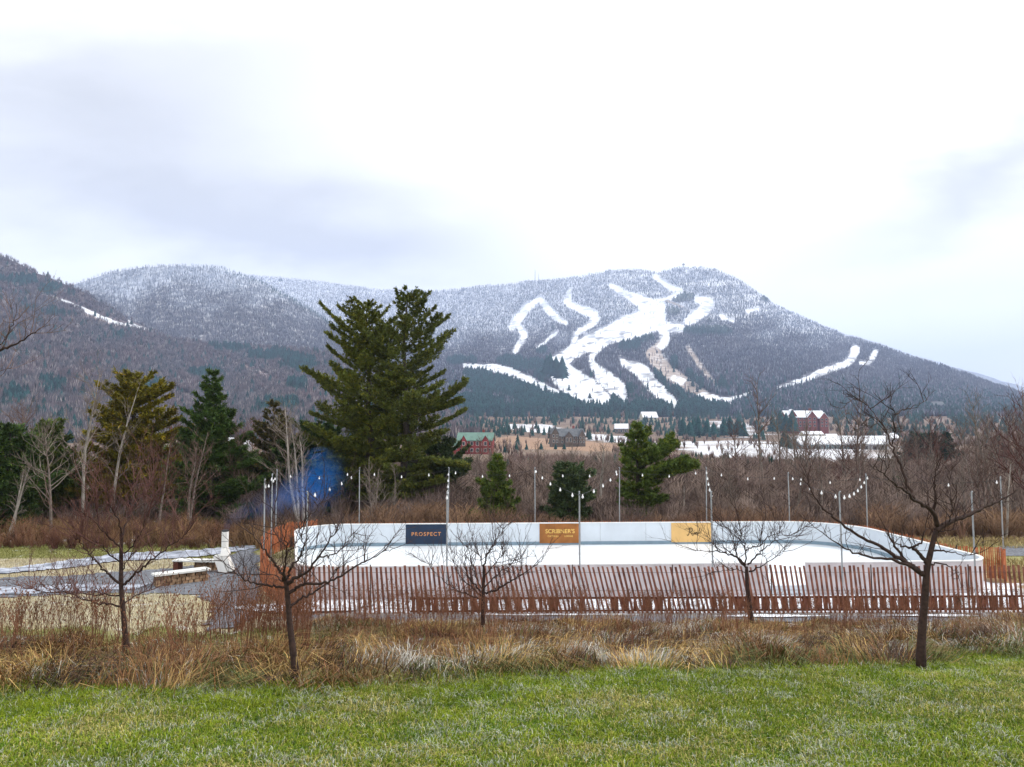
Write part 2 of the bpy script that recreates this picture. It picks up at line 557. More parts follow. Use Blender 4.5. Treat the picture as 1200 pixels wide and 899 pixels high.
# ------------------------------------------------------------------ hills
class Hill:
    def __init__(s, name, sky, foot, Dr, Df, p=1.0, gully=0.0, gs=70.0, rough=1.2):
        s.name = name; s.sky = np.array(sky, float); s.foot = np.array(foot, float)
        s.Dr = np.array(Dr, float); s.Df = Df; s.p = p; s.gully = gully; s.gs = gs; s.rough = rough

    def ridge(s, px):
        return np.interp(px, s.sky[:, 0], s.sky[:, 1]) + (fbm(px / 14.0, px * 0 + s.Df, 3) - 0.5) * 2 * s.rough

    def footy(s, px):
        return np.interp(px, s.foot[:, 0], s.foot[:, 1])

    def pos(s, px, t):
        r = s.ridge(px); f = s.footy(px)
        py = f + (r - f) * np.clip(t, 0, 1) ** s.p
        Dr = np.interp(px, s.Dr[:, 0], s.Dr[:, 1])
        D = s.Df + (Dr - s.Df) * t
        g = (fbm(px / s.gs + 3, t * 2.2 + px / 300, 4) - 0.5) * 2 * s.gully
        D = D + g * np.sin(np.pi * np.clip(t, 0, 1)) ** 0.7
        return py, D

    def t_of(s, px, py):
        r = s.ridge(px); f = s.footy(px)
        q = np.clip((f - py) / np.maximum(f - r, 0.5), 0, 1)
        return q ** (1 / s.p)

    def mesh(s, pxa, pxb, dpx, nt, colour):
        px = np.arange(pxa, pxb + dpx, dpx, dtype=float)
        t = np.linspace(0, 1, nt)
        PX, T = np.meshgrid(px, t)
        py, D = s.pos(PX, T)
        V = at_np(PX, py, D)
        # the back of the ridge drops away behind the skyline
        bx, by, bz = V[-1, :, 0], V[-1, :, 1], V[-1, :, 2]
        rows = [V]
        for k, (dd, dz) in enumerate([(1.03, 0.985), (1.12, 0.8), (1.35, 0.3), (1.6, -0.02)]):
            rows.append(np.stack([bx * dd, by * dd, bz * dz], -1)[None])
        V = np.concatenate(rows, 0)
        n_r, n_c = V.shape[:2]
        id_ = np.arange(n_r * n_c).reshape(n_r, n_c)
        Q = np.stack([id_[:-1, :-1].ravel(), id_[:-1, 1:].ravel(), id_[1:, 1:].ravel(), id_[1:, :-1].ravel()], -1)
        PXa = np.concatenate([PX] + [PX[-1:]] * 4, 0).ravel()
        pya = np.concatenate([py] + [py[-1:]] * 4, 0).ravel()
        c, sn = colour(PXa, pya, V.reshape(-1, 3))
        me = np_mesh(s.name, V.reshape(-1, 3), Q, M['hill'], c, {'snow': sn}, smooth=True)
        o = tag(link_mesh(s.name, me), kind='structure')
        return o


def stroke_field(px, py, strokes, wide=0):
    """largest coverage of the piste strokes [(x, y, width), ...] at the given directions"""
    best = np.full(np.shape(px), -9.0)
    for st in strokes:
        if wide: st = [(q[0], q[1], q[2] * wide + 0.8) for q in st]
        for (x0, y0, w0), (x1, y1, w1) in zip(st[:-1], st[1:]):
            dx, dy = x1 - x0, y1 - y0
            u = np.clip(((px - x0) * dx + (py - y0) * dy) / (dx * dx + dy * dy + 1e-9), 0, 1)
            d = np.hypot(px - (x0 + u * dx), py - (y0 + u * dy))
            best = np.maximum(best, 0.5 * (w0 + (w1 - w0) * u) - d)
    return best


PISTES = [
    [(632, 351, 3), (620, 360, 6), (607, 375, 8), (600, 384, 6)],
    [(607, 382, 5), (614, 395, 6), (603, 413, 3)],
    [(632, 351, 4), (642, 362, 6), (650, 372, 5), (663, 379, 3)],
    [(668, 341, 3), (665, 354, 6), (677, 362, 5), (695, 369, 7), (697, 376, 7), (687, 384, 4), (675, 392, 5), (671, 404, 3)],
    [(652, 390, 2), (630, 407, 3)],
    [(716, 335, 3), (735, 346, 6), (755, 356, 13), (768, 372, 20), (745, 383, 17), (707, 396, 17), (685, 405, 14), (665, 418, 13), (647, 428, 14)],
    [(650, 430, 18), (666, 445, 24), (688, 459, 26), (708, 469, 14)], [(700, 398, 10), (735, 385, 22), (760, 376, 22), (770, 362, 16)],
    [(714, 392, 11), (700, 408, 8), (693, 424, 5), (706, 440, 12), (722, 454, 15), (731, 466, 9)],
    [(729, 424, 6), (752, 437, 13), (766, 452, 13), (790, 474, 10)],
    [(760, 382, 10), (797, 385, 8)],
    [(778, 388, 8), (779, 400, 9), (776, 404, 8)],
    [(768, 325, 3), (786, 337, 5), (798, 343, 3), (775, 352, 2)],
    [(817, 351, 5), (832, 358, 9), (815, 371, 9), (806, 377, 6)],
    [(1002, 410, 9), (995, 424, 7), (970, 434, 6), (942, 445, 5), (908, 455, 2)],
    [(1026, 413, 5), (1020, 424, 5), (1008, 426, 3)],
    [(545, 429, 4), (575, 431, 6), (600, 437, 8), (640, 456, 7), (656, 463, 3)],
    [(790, 443, 7), (799, 446, 7)],
    [(820, 464, 6), (835, 468, 9), (852, 470, 6), (880, 462, 3)],
    [(876, 366, 2), (889, 363, 2)], [(845, 372, 2), (860, 377, 2)],
]
def curve(st, n=6):
    P = np.array(st, float); q = []
    for i in range(len(P) - 1):
        p0, p1, p2, p3 = P[max(i - 1, 0)], P[i], P[i + 1], P[min(i + 2, len(P) - 1)]
        for k in range(n):
            t = k / n
            q.append(0.5 * (2 * p1 + (p2 - p0) * t + (2 * p0 - 5 * p1 + 4 * p2 - p3) * t * t + (3 * p1 - p0 - 3 * p2 + p3) * t ** 3))
    q.append(P[-1])
    return [tuple(v) for v in q]


PISTES = [curve(s_, 4) if len(s_) > 2 else s_ for s_ in PISTES]
GRASSY = [[(776, 402, 9), (765, 416, 17), (780, 436, 20), (803, 452, 19), (830, 467, 11)], [(780, 352, 3), (800, 360, 3)], [(806, 408, 5), (822, 432, 7), (842, 456, 4)]]
LEFT_CUT = [[(58, 346, 1.5), (85, 356, 2.5), (107, 367, 5), (135, 378, 4), (178, 387, 2)], [(150, 376, 2), (160, 382, 3), (178, 387, 2)]]
LEFT_BARE = [[(100, 368, 4), (138, 380, 6)], [(255, 417, 2), (275, 425, 3), (310, 440, 5)], [(300, 437, 3), (360, 463, 5)], [(40, 466, 3), (110, 466, 3)], [(190, 452, 3), (230, 470, 5)]]

main_hill = Hill('ski_mountain',
    [(100, 350), (250, 322), (300, 323), (340, 327), (400, 334), (450, 341), (500, 342), (560, 337), (600, 333), (630, 329), (680, 325), (700, 321), (715, 318), (745, 317), (772, 320), (785, 316), (800, 314), (822, 314), (845, 319), (870, 331), (885, 342), (905, 357), (940, 372), (985, 392), (1030, 405), (1050, 413), (1100, 428), (1150, 446), (1200, 464), (1300, 488)],
    [(100, 488), (1000, 488), (1150, 492), (1330, 494)],
    [(100, 5600), (400, 5400), (600, 4700), (800, 4200), (1050, 3600), (1330, 2600)], 1500, p=0.86, gully=170, gs=80)
dome_hill = Hill('snowy_hill',
    [(-250, 345), (40, 345), (100, 330), (130, 319), (170, 314), (215, 311), (260, 315), (300, 328), (340, 349), (380, 374), (420, 396), (480, 425), (560, 462)],
    [(-250, 480), (560, 486)], [(-250, 3400), (560, 3000)], 1800, p=0.9, gully=90, gs=60)
left_hill = Hill('wooded_hill',
    [(-700, 180), (-300, 215), (-120, 262), (0, 299), (40, 318), (100, 343), (150, 374), (200, 397), (250, 404), (300, 407), (350, 409), (400, 417), (450, 437), (520, 474), (580, 505)],
    [(-700, 523), (580, 521)], [(-700, 1700), (0, 2000), (300, 2100), (580, 1500)], 620, p=0.92, gully=45, gs=60)
far_hill = Hill('distant_ridge', [(950, 432), (1060, 421), (1090, 425), (1130, 433), (1170, 445), (1200, 454), (1300, 474), (1500, 480), (1800, 470)],
    [(950, 500), (1800, 500)], [(950, 9000), (1800, 9000)], 5500, p=1.0, gully=100)


def frost_line(z, px, py):
    return sstep(330, 560, z + (fbm(px / 30, py / 12, 3) - 0.5) * 240 + 130 * (1 - sstep(380, 560, px)))


def main_colour(px, py, V):
    st = stroke_field(px + (fbm(px / 7, py / 7, 3) - .5) * 6, py + (fbm(px / 7 + 9, py / 7, 3) - .5) * 4, PISTES, 1.25)
    gr = stroke_field(px, py, GRASSY)
    z = V[:, 2]
    f = frost_line(z, px, py)
    c = np.array((0.072, 0.066, 0.078)) * (1 - f[:, None]) + np.array((0.36, 0.39, 0.46)) * f[:, None]
    g = sstep(-0.5, 0.8, gr)[:, None]
    c = c * (1 - g) + np.array((0.36, 0.29, 0.24)) * g
    low = 1 - sstep(120, 300, z)
    sn = 0.28 + 0.11 * f + 0.08 * (1 - low)
    ledge = sstep(0.56, 0.66, vnoise(px / 40, py / 2.6)) * sstep(640, 800, px) * (1 - sstep(1080, 1180, px))
    sn = sn + 0.25 * ledge * f
    sn = np.where(g[:, 0] > 0.3, 0.36, sn)
    sn = np.maximum(sn, sstep(-1.2, 1.0, st) * (0.50 + 0.35 * sstep(.30, .48, fbm(px / 9, py / 3, 3))))
    return c, sn


def dome_colour(px, py, V):
    f = frost_line(V[:, 2] - 230, px, py)
    c = np.array((0.12, 0.11, 0.115)) * (1 - f[:, None]) + np.array((0.36, 0.40, 0.48)) * f[:, None]
    return c, 0.36 + 0.08 * f


def left_colour(px, py, V):
    n = fbm(px / 22, py / 14, 3)
    c = np.array((0.085, 0.060, 0.062)) + (n[:, None] - 0.5) * np.array((0.05, 0.03, 0.03))
    cut = sstep(-0.4, 0.6, stroke_field(px, py, LEFT_CUT)); bare = sstep(-0.4, 0.6, stroke_field(px, py, LEFT_BARE))
    c = c * (1 - bare[:, None]) + np.array((0.30, 0.21, 0.17)) * bare[:, None]
    return c, np.maximum(0.22 + 0.12 * n + 0.1 * bare, 0.75 * cut)


def far_colour(px, py, V):
    return np.full((len(px), 3), 0.13), np.full(len(px), 0.40)


main_hill.mesh(100, 1330, 1.6, 130, main_colour)
dome_hill.mesh(-250, 560, 2.5, 80, dome_colour)
left_hill.mesh(-700, 580, 2.5, 90, left_colour)
far_hill.mesh(950, 1800, 5, 24, far_colour)


# ------------------------------------------------------------------ forests as masses
def spindle_template(k):
    """k slender bare stems fanning up from one root: verts (unit height), tris"""
    r = np.random.default_rng(11 + k)
    V = []; T = []
    for i in range(k):
        a = 2 * math.pi * (i + r.random() * .6) / k
        sp_ = 0.0 if k == 1 else 0.16 + 0.12 * r.random()
        h = 1.0 if i == 0 else 0.72 + 0.25 * r.random()
        b = len(V)
        ox, oy = math.cos(a) * sp_, math.sin(a) * sp_
        V.append((0, 0, -0.03))
        rr = 0.10 if k == 1 else 0.055
        for j in range(3):
            t = 2 * math.pi * j / 3 + i
            V.append((ox * .7 + math.cos(t) * rr, oy * .7 + math.sin(t) * rr, h * 0.52))
        V.append((ox, oy, h))
        for j in range(3):
            j2 = (j + 1) % 3
            T.append((b, b + 1 + j2, b + 1 + j)); T.append((b + 1 + j, b + 1 + j2, b + 4))
    return np.array(V), np.array(T)


def conifer_template(layers=6, pts=7, seed=0):
    """a small spruce: drooping pointed whorls round a stem"""
    r = np.random.default_rng(seed)
    V = []; T = []
    for l in range(layers):
        h0 = 0.10 + 0.80 * l / layers
        rad = 0.24 * (1 - l / layers) ** 0.85 + 0.03
        b = len(V)
        V.append((0, 0, min(1.0, h0 + 0.30)))
        n = pts * 2
        for j in range(n):
            a = 2 * math.pi * (j + r.random() * 0.5) / n + l
            q = rad * (1.0 if j % 2 == 0 else 0.55) * (0.8 + 0.4 * r.random())
            V.append((math.cos(a) * q, math.sin(a) * q, h0 - 0.03 * (j % 2 == 0) + 0.03 * r.random()))
        for j in range(n):
            T.append((b, b + 1 + j, b + 1 + (j + 1) % n))
        T.append((b + 1, b + 1 + n // 3, b + 1 + 2 * n // 3))
    b = len(V)
    for j in range(3):
        t = 2 * math.pi * j / 3
        V.append((math.cos(t) * .02, math.sin(t) * .02, -0.03))
    V.append((0, 0, 0.5))
    for j in range(3):
        T.append((b + j, b + (j + 1) % 3, b + 3))
    return np.array(V), np.array(T)


def scatter(name, tmpl, P, H, W, C, m, kind='stuff', lean=0.05, r=rng):
    tv, tt = tmpl
    n = len(P); k = len(tv)
    a = r.random(n) * 2 * math.pi
    ca, sa = np.cos(a), np.sin(a)
    X = (tv[None, :, 0] * ca[:, None] - tv[None, :, 1] * sa[:, None]) * W[:, None]
    Y = (tv[None, :, 0] * sa[:, None] + tv[None, :, 1] * ca[:, None]) * W[:, None]
    Z = tv[None, :, 2] * H[:, None]
    lx = (r.random(n) - .5) * 2 * lean; ly = (r.random(n) - .5) * 2 * lean
    X = X + Z * lx[:, None]; Y = Y + Z * ly[:, None]
    V = np.stack([X + P[:, None, 0], Y + P[:, None, 1], Z + P[:, None, 2]], -1).reshape(-1, 3)
    T = (tt[None] + (np.arange(n) * k)[:, None, None]).reshape(-1, tt.shape[1])
    CC = np.repeat(C, k, 0)
    o = link_mesh(name, np_mesh(name, V, T, m, CC))
    if kind: tag(o, kind=kind)
    return o


CONIFER_C = np.array((0.012, 0.046, 0.044))


def hill_samples(h, pxa, pxb, n, keep):
    px = pxa + rng.random(n) * (pxb - pxa)
    r = h.ridge(px); f = h.footy(px)
    py = r + rng.random(n) * (f - r)
    t = h.t_of(px, py)
    py2, D = h.pos(px, t)
    P = at_np(px, py2, D)
    k = keep(px, py2, D, P)
    return px[k], py2[k], D[k], P[k]


CON_BLOBS = [  # dark conifer stands on the ski mountain: x, y, rx, ry
    (755, 397, 14, 8), (738, 408, 16, 6), (790, 430, 6, 14), (808, 447, 8, 10), (818, 454, 8, 6), (772, 445, 12, 12), (790, 465, 14, 8), (735, 462, 9, 8), (845, 456, 8, 6),
    (620, 430, 26, 9), (640, 440, 18, 9), (600, 425, 20, 6), (575, 454, 46, 15), (680, 487, 150, 9), (700, 476, 26, 5), (640, 474, 50, 9), (810, 481, 40, 8), (560, 440, 25, 8), (620, 465, 40, 12), (680, 478, 60, 10), (560, 478, 40, 14),
    (760, 484, 60, 8), (830, 485, 30, 8), (700, 470, 30, 5), (635, 413, 8, 5), (800, 350, 20, 5), (790, 366, 8, 5), (830, 390, 40, 6), (900, 352, 10, 4), (540, 425, 20, 6), (825, 478, 20, 8)]
LEFT_CON = [(25, 331, 30, 7), (60, 340, 25, 7), (82, 346, 12, 6), (125, 352, 14, 8), (150, 358, 12, 5), (30, 365, 12, 3), (62, 366, 12, 4), (70, 370, 16, 3), (140, 395, 6, 6), (270, 407, 30, 8), (320, 418, 40, 9), (355, 430, 30, 12), (350, 455, 18, 10), (60, 455, 20, 12), (180, 458, 30, 10), (20, 470, 20, 10), (330, 480, 30, 10), (240, 440, 24, 7), (10, 400, 20, 4)]


def blob(px, py, blobs):
    m = np.zeros(len(px))
    for x, y, a, b in blobs:
        d = ((px - x) / a) ** 2 + ((py - y) / b) ** 2
        m = np.maximum(m, 1 - d)
    return m


def keep_main(px, py, D, P):
    st = stroke_field(px, py, PISTES, 1.25); gr = stroke_field(px, py, GRASSY)
    st = st + (fbm(px / 6, py / 4, 2) - .5) * 3
    k = ((st < -0.5) | (rng.random(len(px)) < .025)) & ((gr < -0.5) | (rng.random(len(px)) < 0.05))
    dens = 0.55 + 0.6 * fbm(px / 25, py / 9, 3)
    k &= rng.random(len(px)) < dens
    up = np.maximum(stroke_field(px, py - 0.75 * 17.0 / D * F, PISTES, 1.25), stroke_field(px, py - 0.4 * 17.0 / D * F, PISTES, 1.25))
    k &= (up < 0.6) | (rng.random(len(px)) < 0.16)
    return k


px, py, D, P = hill_samples(main_hill, 130, 1290, 230000, keep_main)
z = P[:, 2]
f = frost_line(z, px, py)
cb = blob(px, py, CON_BLOBS) + (fbm(px / 10, py / 6, 2) - .5) * 0.8
is_con = (cb > 0.35) | ((rng.random(len(px)) < 0.10 * (1 - sstep(60, 200, z))))
bare = ~is_con
n = bare.sum()
base = np.array((0.062, 0.061, 0.078))[None] * (0.6 + 0.7 * rng.random((n, 1))) * (0.45 + 1.1 * fbm(px[bare] / 45, py[bare] / 16, 4))[:, None]
base = base + ((fbm(px[bare] / 30, py[bare] / 15, 3) - 0.5)[:, None]) * np.array((0.025, 0.014, 0.008))
frost = (f[bare] * (0.10 + 0.75 * rng.random(n)) * (0.45 + 1.0 * fbm(px[bare] / 20 + 7, py[bare] / 8, 4)))[:, None]
c = base * (1 - frost) + np.array((0.34, 0.38, 0.46)) * frost
pale = rng.random(n) < 0.10
c[pale] = np.array((0.24, 0.25, 0.28))
scatter('bare_forest', spindle_template(1), P[bare], 13 + 7 * rng.random(n), 9 + 7 * rng.random(n), np.clip(c, 0, 1), M['forest'])
n = is_con.sum()
fc = (0.45 * f[is_con] * rng.random(n))[:, None]
cc = CONIFER_C * (0.5 + 0.9 * rng.random((n, 1))) * (1 - fc) + 0.55 * fc
scatter('conifer_forest', conifer_template(4, 4), P[is_con], 13 + 12 * rng.random(n), 18 + 10 * rng.random(n), cc, M['forest'])

px, py, D, P = hill_samples(dome_hill, -150, 540, 85000, lambda px, py, D, P: rng.random(len(px)) < 0.45 + 0.5 * fbm(px / 25, py / 14, 3))
f = frost_line(P[:, 2] - 230, px, py)
n = len(px)
fr = (np.clip(f * (0.3 + 0.6 * rng.random(n)), 0, 1))[:, None]
ridge_dark = sstep(2, 9, py - dome_hill.ridge(px))
darkr = ((1 - ridge_dark) * sstep(215, 300, px) * (rng.random(n) < 0.7))[:, None]
c = np.array((0.080, 0.080, 0.098)) * (0.7 + 0.6 * rng.random((n, 1)))
c = c * (1 - fr) + np.array((0.36, 0.40, 0.48)) * fr
c = c * (1 - darkr) + CONIFER_C * 1.5 * darkr
scatter('frosted_forest', spindle_template(1), P, 13 + 7 * rng.random(n), 8 + 7 * rng.random(n), c, M['forest'])

def keep_left(px, py, D, P):
    cut = np.maximum(stroke_field(px, py, LEFT_CUT), stroke_field(px, py, LEFT_BARE))
    return (cut < -0.2) | (rng.random(len(px)) < 0.08)


px, py, D, P = hill_samples(left_hill, -420, 560, 52000, keep_left)
cb = blob(px, py, LEFT_CON) + (fbm(px / 8, py / 5, 2) - .5) * 1.3
is_con = ((cb > 0.46) & (rng.random(len(px)) < .9)) | (rng.random(len(px)) < 0.03)
bare = ~is_con
n = bare.sum()
tone = fbm(px[bare] / 26, py[bare] / 12, 3)[:, None]
c = (np.array((0.092, 0.058, 0.058)) * (1 - tone) + np.array((0.070, 0.074, 0.085)) * tone) * (0.6 + 0.9 * rng.random((n, 1)))
pale = rng.random(n) < 0.10
c[pale] = np.array((0.24, 0.21, 0.20))
scatter('bare_hill_forest', spindle_template(4), P[bare], 11 + 6 * rng.random(n), 8 + 6 * rng.random(n), c, M['forest'])
n = is_con.sum()
scatter('dark_conifer_forest', conifer_template(5, 5), P[is_con], 11 + 9 * rng.random(n), 15 + 9 * rng.random(n), CONIFER_C * (0.5 + 0.9 * rng.random((n, 1))), M['forest'])

# valley woods between the meadow and the hills (130 to 1500 m), kept off the snow fields
n = 26000
u = -0.95 + 1.9 * rng.random(n)
Dv = np.exp(np.log(120) + rng.random(n) * (np.log(1480) - np.log(120)))
X = u * Dv
ppx = 600 + F * u
PV = np.stack([X, Dv, gz(X, Dv)], -1)
ok = rng.random(n) < np.interp(Dv, [120, 300, 420, 600, 900, 1480], [1, 1, 0.85, 0.55, 0.55, 0.8])
ok &= (fbm(X / 70, Dv / 70, 3) > 0.40) | (Dv < 330)
for pl in FIELDS + [BARE_FIELD]:
    ok &= ~poly_mask(X, Dv, field_xy(pl)) | (rng.random(n) < .16)
# clear ground round the houses
HOUSES = [(985, 430, 46), (940, 890, 55), (960, 620, 24), (663, 560, 40), (558, 350, 18), (280, 250, 14)]
for hx, hd, hr in HOUSES:
    cx = (hx - 600) / F * hd
    ok &= ~((np.hypot(X - cx, Dv - hd) < hr) | ((np.abs(X / Dv - (hx - 600) / F) < hr * 0.85 / hd) & (Dv < hd) & (Dv > hd * 0.55)))
con = (rng.random(n) < np.interp(Dv, [120, 500, 800, 1480], [0.02, 0.06, 0.40, 0.85]) * (0.5 + fbm(X / 60, Dv / 60, 2)))
b_ = ok & ~con
tone = fbm(X / 30, Dv / 30, 3)[:, None]
c = (np.array((0.145, 0.092, 0.080)) * (1 - tone) + np.array((0.22, 0.165, 0.14)) * tone) * (0.55 + 0.7 * rng.random((n, 1)))
hh = np.interp(Dv, [120, 300, 600, 1480], [2.5, 3.2, 7.5, 14]) * (0.6 + 0.6 * rng.random(n))
scatter('bare_valley_wood', spindle_template(6), PV[b_], hh[b_], hh[b_] * 0.75, c[b_], M['forest'], lean=0.12)
k_ = ok & con
scatter('valley_conifer_wood', conifer_template(6, 6, 2), PV[k_], hh[k_] * 1.2, hh[k_] * 1.3, CONIFER_C * (0.6 + 0.8 * rng.random((k_.sum(), 1))) + np.array((0.006, 0.008, 0)), M['forest'])

# ------------------------------------------------------------------ near thicket behind the rink (brush nobody could count)
def brush_template(k, seed, spread=0.34):
    r = np.random.default_rng(seed)
    V = []; T = []
    for i in range(k):
        a = r.random() * 2 * math.pi
        sp_ = spread * r.random()
        h = 0.5 + 0.5 * r.random()
        w = 0.009 + 0.006 * r.random()
        x0, y0 = math.cos(a) * 0.06 * r.random(), math.sin(a) * 0.06 * r.random()
        mx, my = x0 + math.cos(a) * sp_ * 0.4 + (r.random() - .5) * .08, y0 + math.sin(a) * sp_ * .4 + (r.random() - .5) * .08
        tx, ty = math.cos(a) * sp_ + (r.random() - .5) * .15, math.sin(a) * sp_ + (r.random() - .5) * .15
        b = len(V)
        for (qx, qy, qz, ww) in ((x0, y0, -0.02, w), (mx, my, h * .5, w * .8)):
            for j in range(3):
                t = 2 * math.pi * j / 3
                V.append((qx + math.cos(t) * ww, qy + math.sin(t) * ww, qz))
        V.append((tx, ty, h))
        for j in range(3):
            j2 = (j + 1) % 3
            T += [(b + j, b + j2, b + 3 + j2), (b + j, b + 3 + j2, b + 3 + j), (b + 3 + j, b + 3 + j2, b + 6)]
        # a side twig
        q = 0.35 + 0.4 * r.random()
        sx, sy = mx + (tx - mx) * q, my + (ty - my) * q
        sz = h * (.5 + .5 * q)
        b = len(V)
        a2 = a + (r.random() - .5) * 3
        V += [(sx, sy, sz), (sx + w, sy, sz + .02), (sx + math.cos(a2) * .2, sy + math.sin(a2) * .2, sz + .18)]
        T.append((b, b + 1, b + 2))
    return np.array(V), np.array(T)


def brush(name, n, fx, cols, hfun, tmpl, keep=None):
    X, Y = fx(n)
    k = np.ones(n, bool) if keep is None else keep(X, Y)
    X, Y = X[k], Y[k]
    n = len(X)
    P = np.stack([X, Y, gz(X, Y)], -1)
    H = hfun(X, Y) * (0.55 + 0.7 * rng.random(n))
    t = (fbm(X / 4, Y / 4, 3) + (rng.random(n) - .5) * .5)[:, None]
    C = np.array(cols[0]) * (1 - t) + np.array(cols[1]) * t
    return scatter(name, tmpl, P, H, H * 1.1, np.clip(C * (0.5 + 0.9 * rng.random((n, 1))), 0, 1), M['brush'], lean=0.07)


def band(u0, u1, y0, y1):
    def fn(n):
        Y = np.exp(np.log(y0) + rng.random(n) * (np.log(y1) - np.log(y0)))
        U = u0 + (u1 - u0) * rng.random(n)
        return U * Y, Y
    return fn


brush('bare_thicket', 6300, band(-1.0, 1.0, 46, 130), ((0.110, 0.076, 0.068), (0.22, 0.165, 0.135)), lambda X, Y: np.interp(Y, [46, 52, 60, 130], [1.5, 2.0, 2.8, 3.7]) * (.5 + fbm(X / 5, Y / 5, 2)), brush_template(16, 1))
brush('red_brush', 930, band(-1.0, -0.29, 38.5, 47), ((0.115, 0.048, 0.036), (0.23, 0.150, 0.070)), lambda X, Y: .1 + 1.7 * fbm(X / 2.0, Y / 2.0, 2), brush_template(18, 2, 0.6))
brush('rusty_undergrowth', 900, band(-0.30, 1.0, 42.5, 48), ((0.120, 0.066, 0.050), (0.23, 0.145, 0.085)), lambda X, Y: .2 + 2.0 * fbm(X / 2.5, Y / 2.5, 2), brush_template(18, 3, 0.6))

# ------------------------------------------------------------------ rink
ICE = -2.0
BH = 1.15
RO = np.array((-11.6, 26.75)); RD = np.array((math.cos(R(2.75)), math.sin(R(2.75)))); RN = np.array((-RD[1], RD[0]))
RL, RW = 29.9, 12.1


def rk(a, b):
    p = RO + RD * a + RN * b
    return (p[0], p[1])


RC = [(RL, 0.0), (RL, RW), (0.9, RW), (3.9, 0.0)]      # corners of the ice, counter-clockwise from the near end by the big tree
RR = [1.3, 3.4, 2.2, 1.3]


def rounded(off=0.0, step=0.3):
    """rounded outline of the rink as local (a, b) points, counter-clockwise"""
    pts = []
    for i in range(4):
        p0 = np.array(RC[i - 1]); p1 = np.array(RC[i]); p2 = np.array(RC[(i + 1) % 4])
        u = (p0 - p1) / np.linalg.norm(p0 - p1); v = (p2 - p1) / np.linalg.norm(p2 - p1)
        half = math.acos(float(u @ v)) / 2
        r_ = RR[i]
        cc = p1 + (u + v) / np.linalg.norm(u + v) * (r_ / math.sin(half))
        n0 = p1 + u * (r_ / math.tan(half)) - cc
        a0 = math.atan2(n0[1], n0[0])
        sw = math.pi - 2 * half
        n = max(6, int(r_ * 1.6 / step))
        for k in range(n + 1):
            t = a0 + sw * k / n
            pts.append((cc[0] + (r_ + off) * math.cos(t), cc[1] + (r_ + off) * math.sin(t)))
    pts.append(pts[0])
    P = np.array(pts)
    d = np.concatenate([[0], np.cumsum(np.hypot(*np.diff(P, axis=0).T))])
    s = np.linspace(0, d[-1], int(d[-1] / step) + 1)
    return np.stack([np.interp(s, d, P[:, 0]), np.interp(s, d, P[:, 1])], -1), d[-1]


out, per = rounded()
V = [(*rk(a, b), ICE) for a, b in out[:-1]]
mb = MB(); mb.add(V, [tuple(range(len(V)))])
tag(mb.build('ice', M['ice']), kind='structure')


def ribbon(mb, path, off0, off1, z0, z1):
    """closed solid strip along a local path between two sideways offsets"""
    P = np.array(path)
    d = np.gradient(P, axis=0)
    d /= np.linalg.norm(d, axis=1)[:, None]
    nrm = np.stack([d[:, 1], -d[:, 0]], -1)      # outward for a counter-clockwise outline
    n = len(P)
    vs = []
    for i in range(n):
        for o_, z_ in ((off0, z0), (off1, z0), (off1, z1), (off0, z1)):
            q = P[i] + nrm[i] * o_
            vs.append((*rk(*q), z_))
    fs = []
    for i in range(n - 1):
        for k in range(4):
            k2 = (k + 1) % 4
            fs.append((i * 4 + k, (i + 1) * 4 + k, (i + 1) * 4 + k2, i * 4 + k2))
    fs.append((0, 1, 2, 3)); fs.append(tuple((n - 1) * 4 + k for k in (3, 2, 1, 0)))
    mb.add(vs, fs)


boards = tag(empty('rink_boards', (*rk(RL / 2, 0), ICE)), 'low white board wall round the ice, with one gap in its near side', 'rink boards')
binv = Matrix.Translation(boards.location).inverted()


def bpart(mb, name, m, parent=boards):
    o = mb.build(name, m, parent)
    if parent is boards:
        o.matrix_parent_inverse = binv
    return o


GAP = (21.05, 22.45)    # opening in the near side, in metres along it
fine, per = rounded(step=0.15)
d = np.concatenate([[0], np.cumsum(np.hypot(*np.diff(fine, axis=0).T))])


def cut(s0, s1):
    s = np.linspace(s0, s1, max(2, int((s1 - s0) / 0.2) + 1))
    return np.stack([np.interp(s, d, fine[:, 0]), np.interp(s, d, fine[:, 1])], -1)


# the outline starts at the near right corner and runs round to the near left corner, then along the near side
NA = float(fine[-1][0] * 0 + 6.2)
near_start = float(d[int(np.argmin(np.hypot(fine[len(fine) // 2:, 0] - NA, fine[len(fine) // 2:, 1])) + len(fine) // 2)])
END_A = NA + d[-1] - near_start
breaks = list(np.arange(0, near_start - 1.2, 2.44)) + [near_start]
a_to_s = lambda a: near_start + (a - NA)
near_marks = [NA + 2.44 * i for i in range(1, 13)]
near_marks = [a for a in near_marks if a < END_A - 0.4 and not (GAP[0] - 0.6 < a < GAP[1] + 0.6)]
spans = [(breaks[i], breaks[i + 1]) for i in range(len(breaks) - 1)]
edges_ = sorted([NA] + near_marks + [GAP[0], GAP[1], END_A])
for a0, a1 in zip(edges_[:-1], edges_[1:]):
    if abs(a0 - GAP[0]) < 1e-6:
        continue
    spans.append((a_to_s(a0), a_to_s(a1)))
for s0, s1 in spans:
    mb = MB()
    ribbon(mb, cut(s0 + 0.006, s1 - 0.006), -0.012, 0.012, ICE + 0.02, ICE + BH - 0.03)
    pn = bpart(mb, 'board_panel', M['board'])
    mb = MB()
    ribbon(mb, cut(s0 + 0.006, s1 - 0.006), 0.014, 0.035, ICE - 0.05, ICE + BH - 0.034)
    bpart(mb, 'timber_back', M['board_out'])
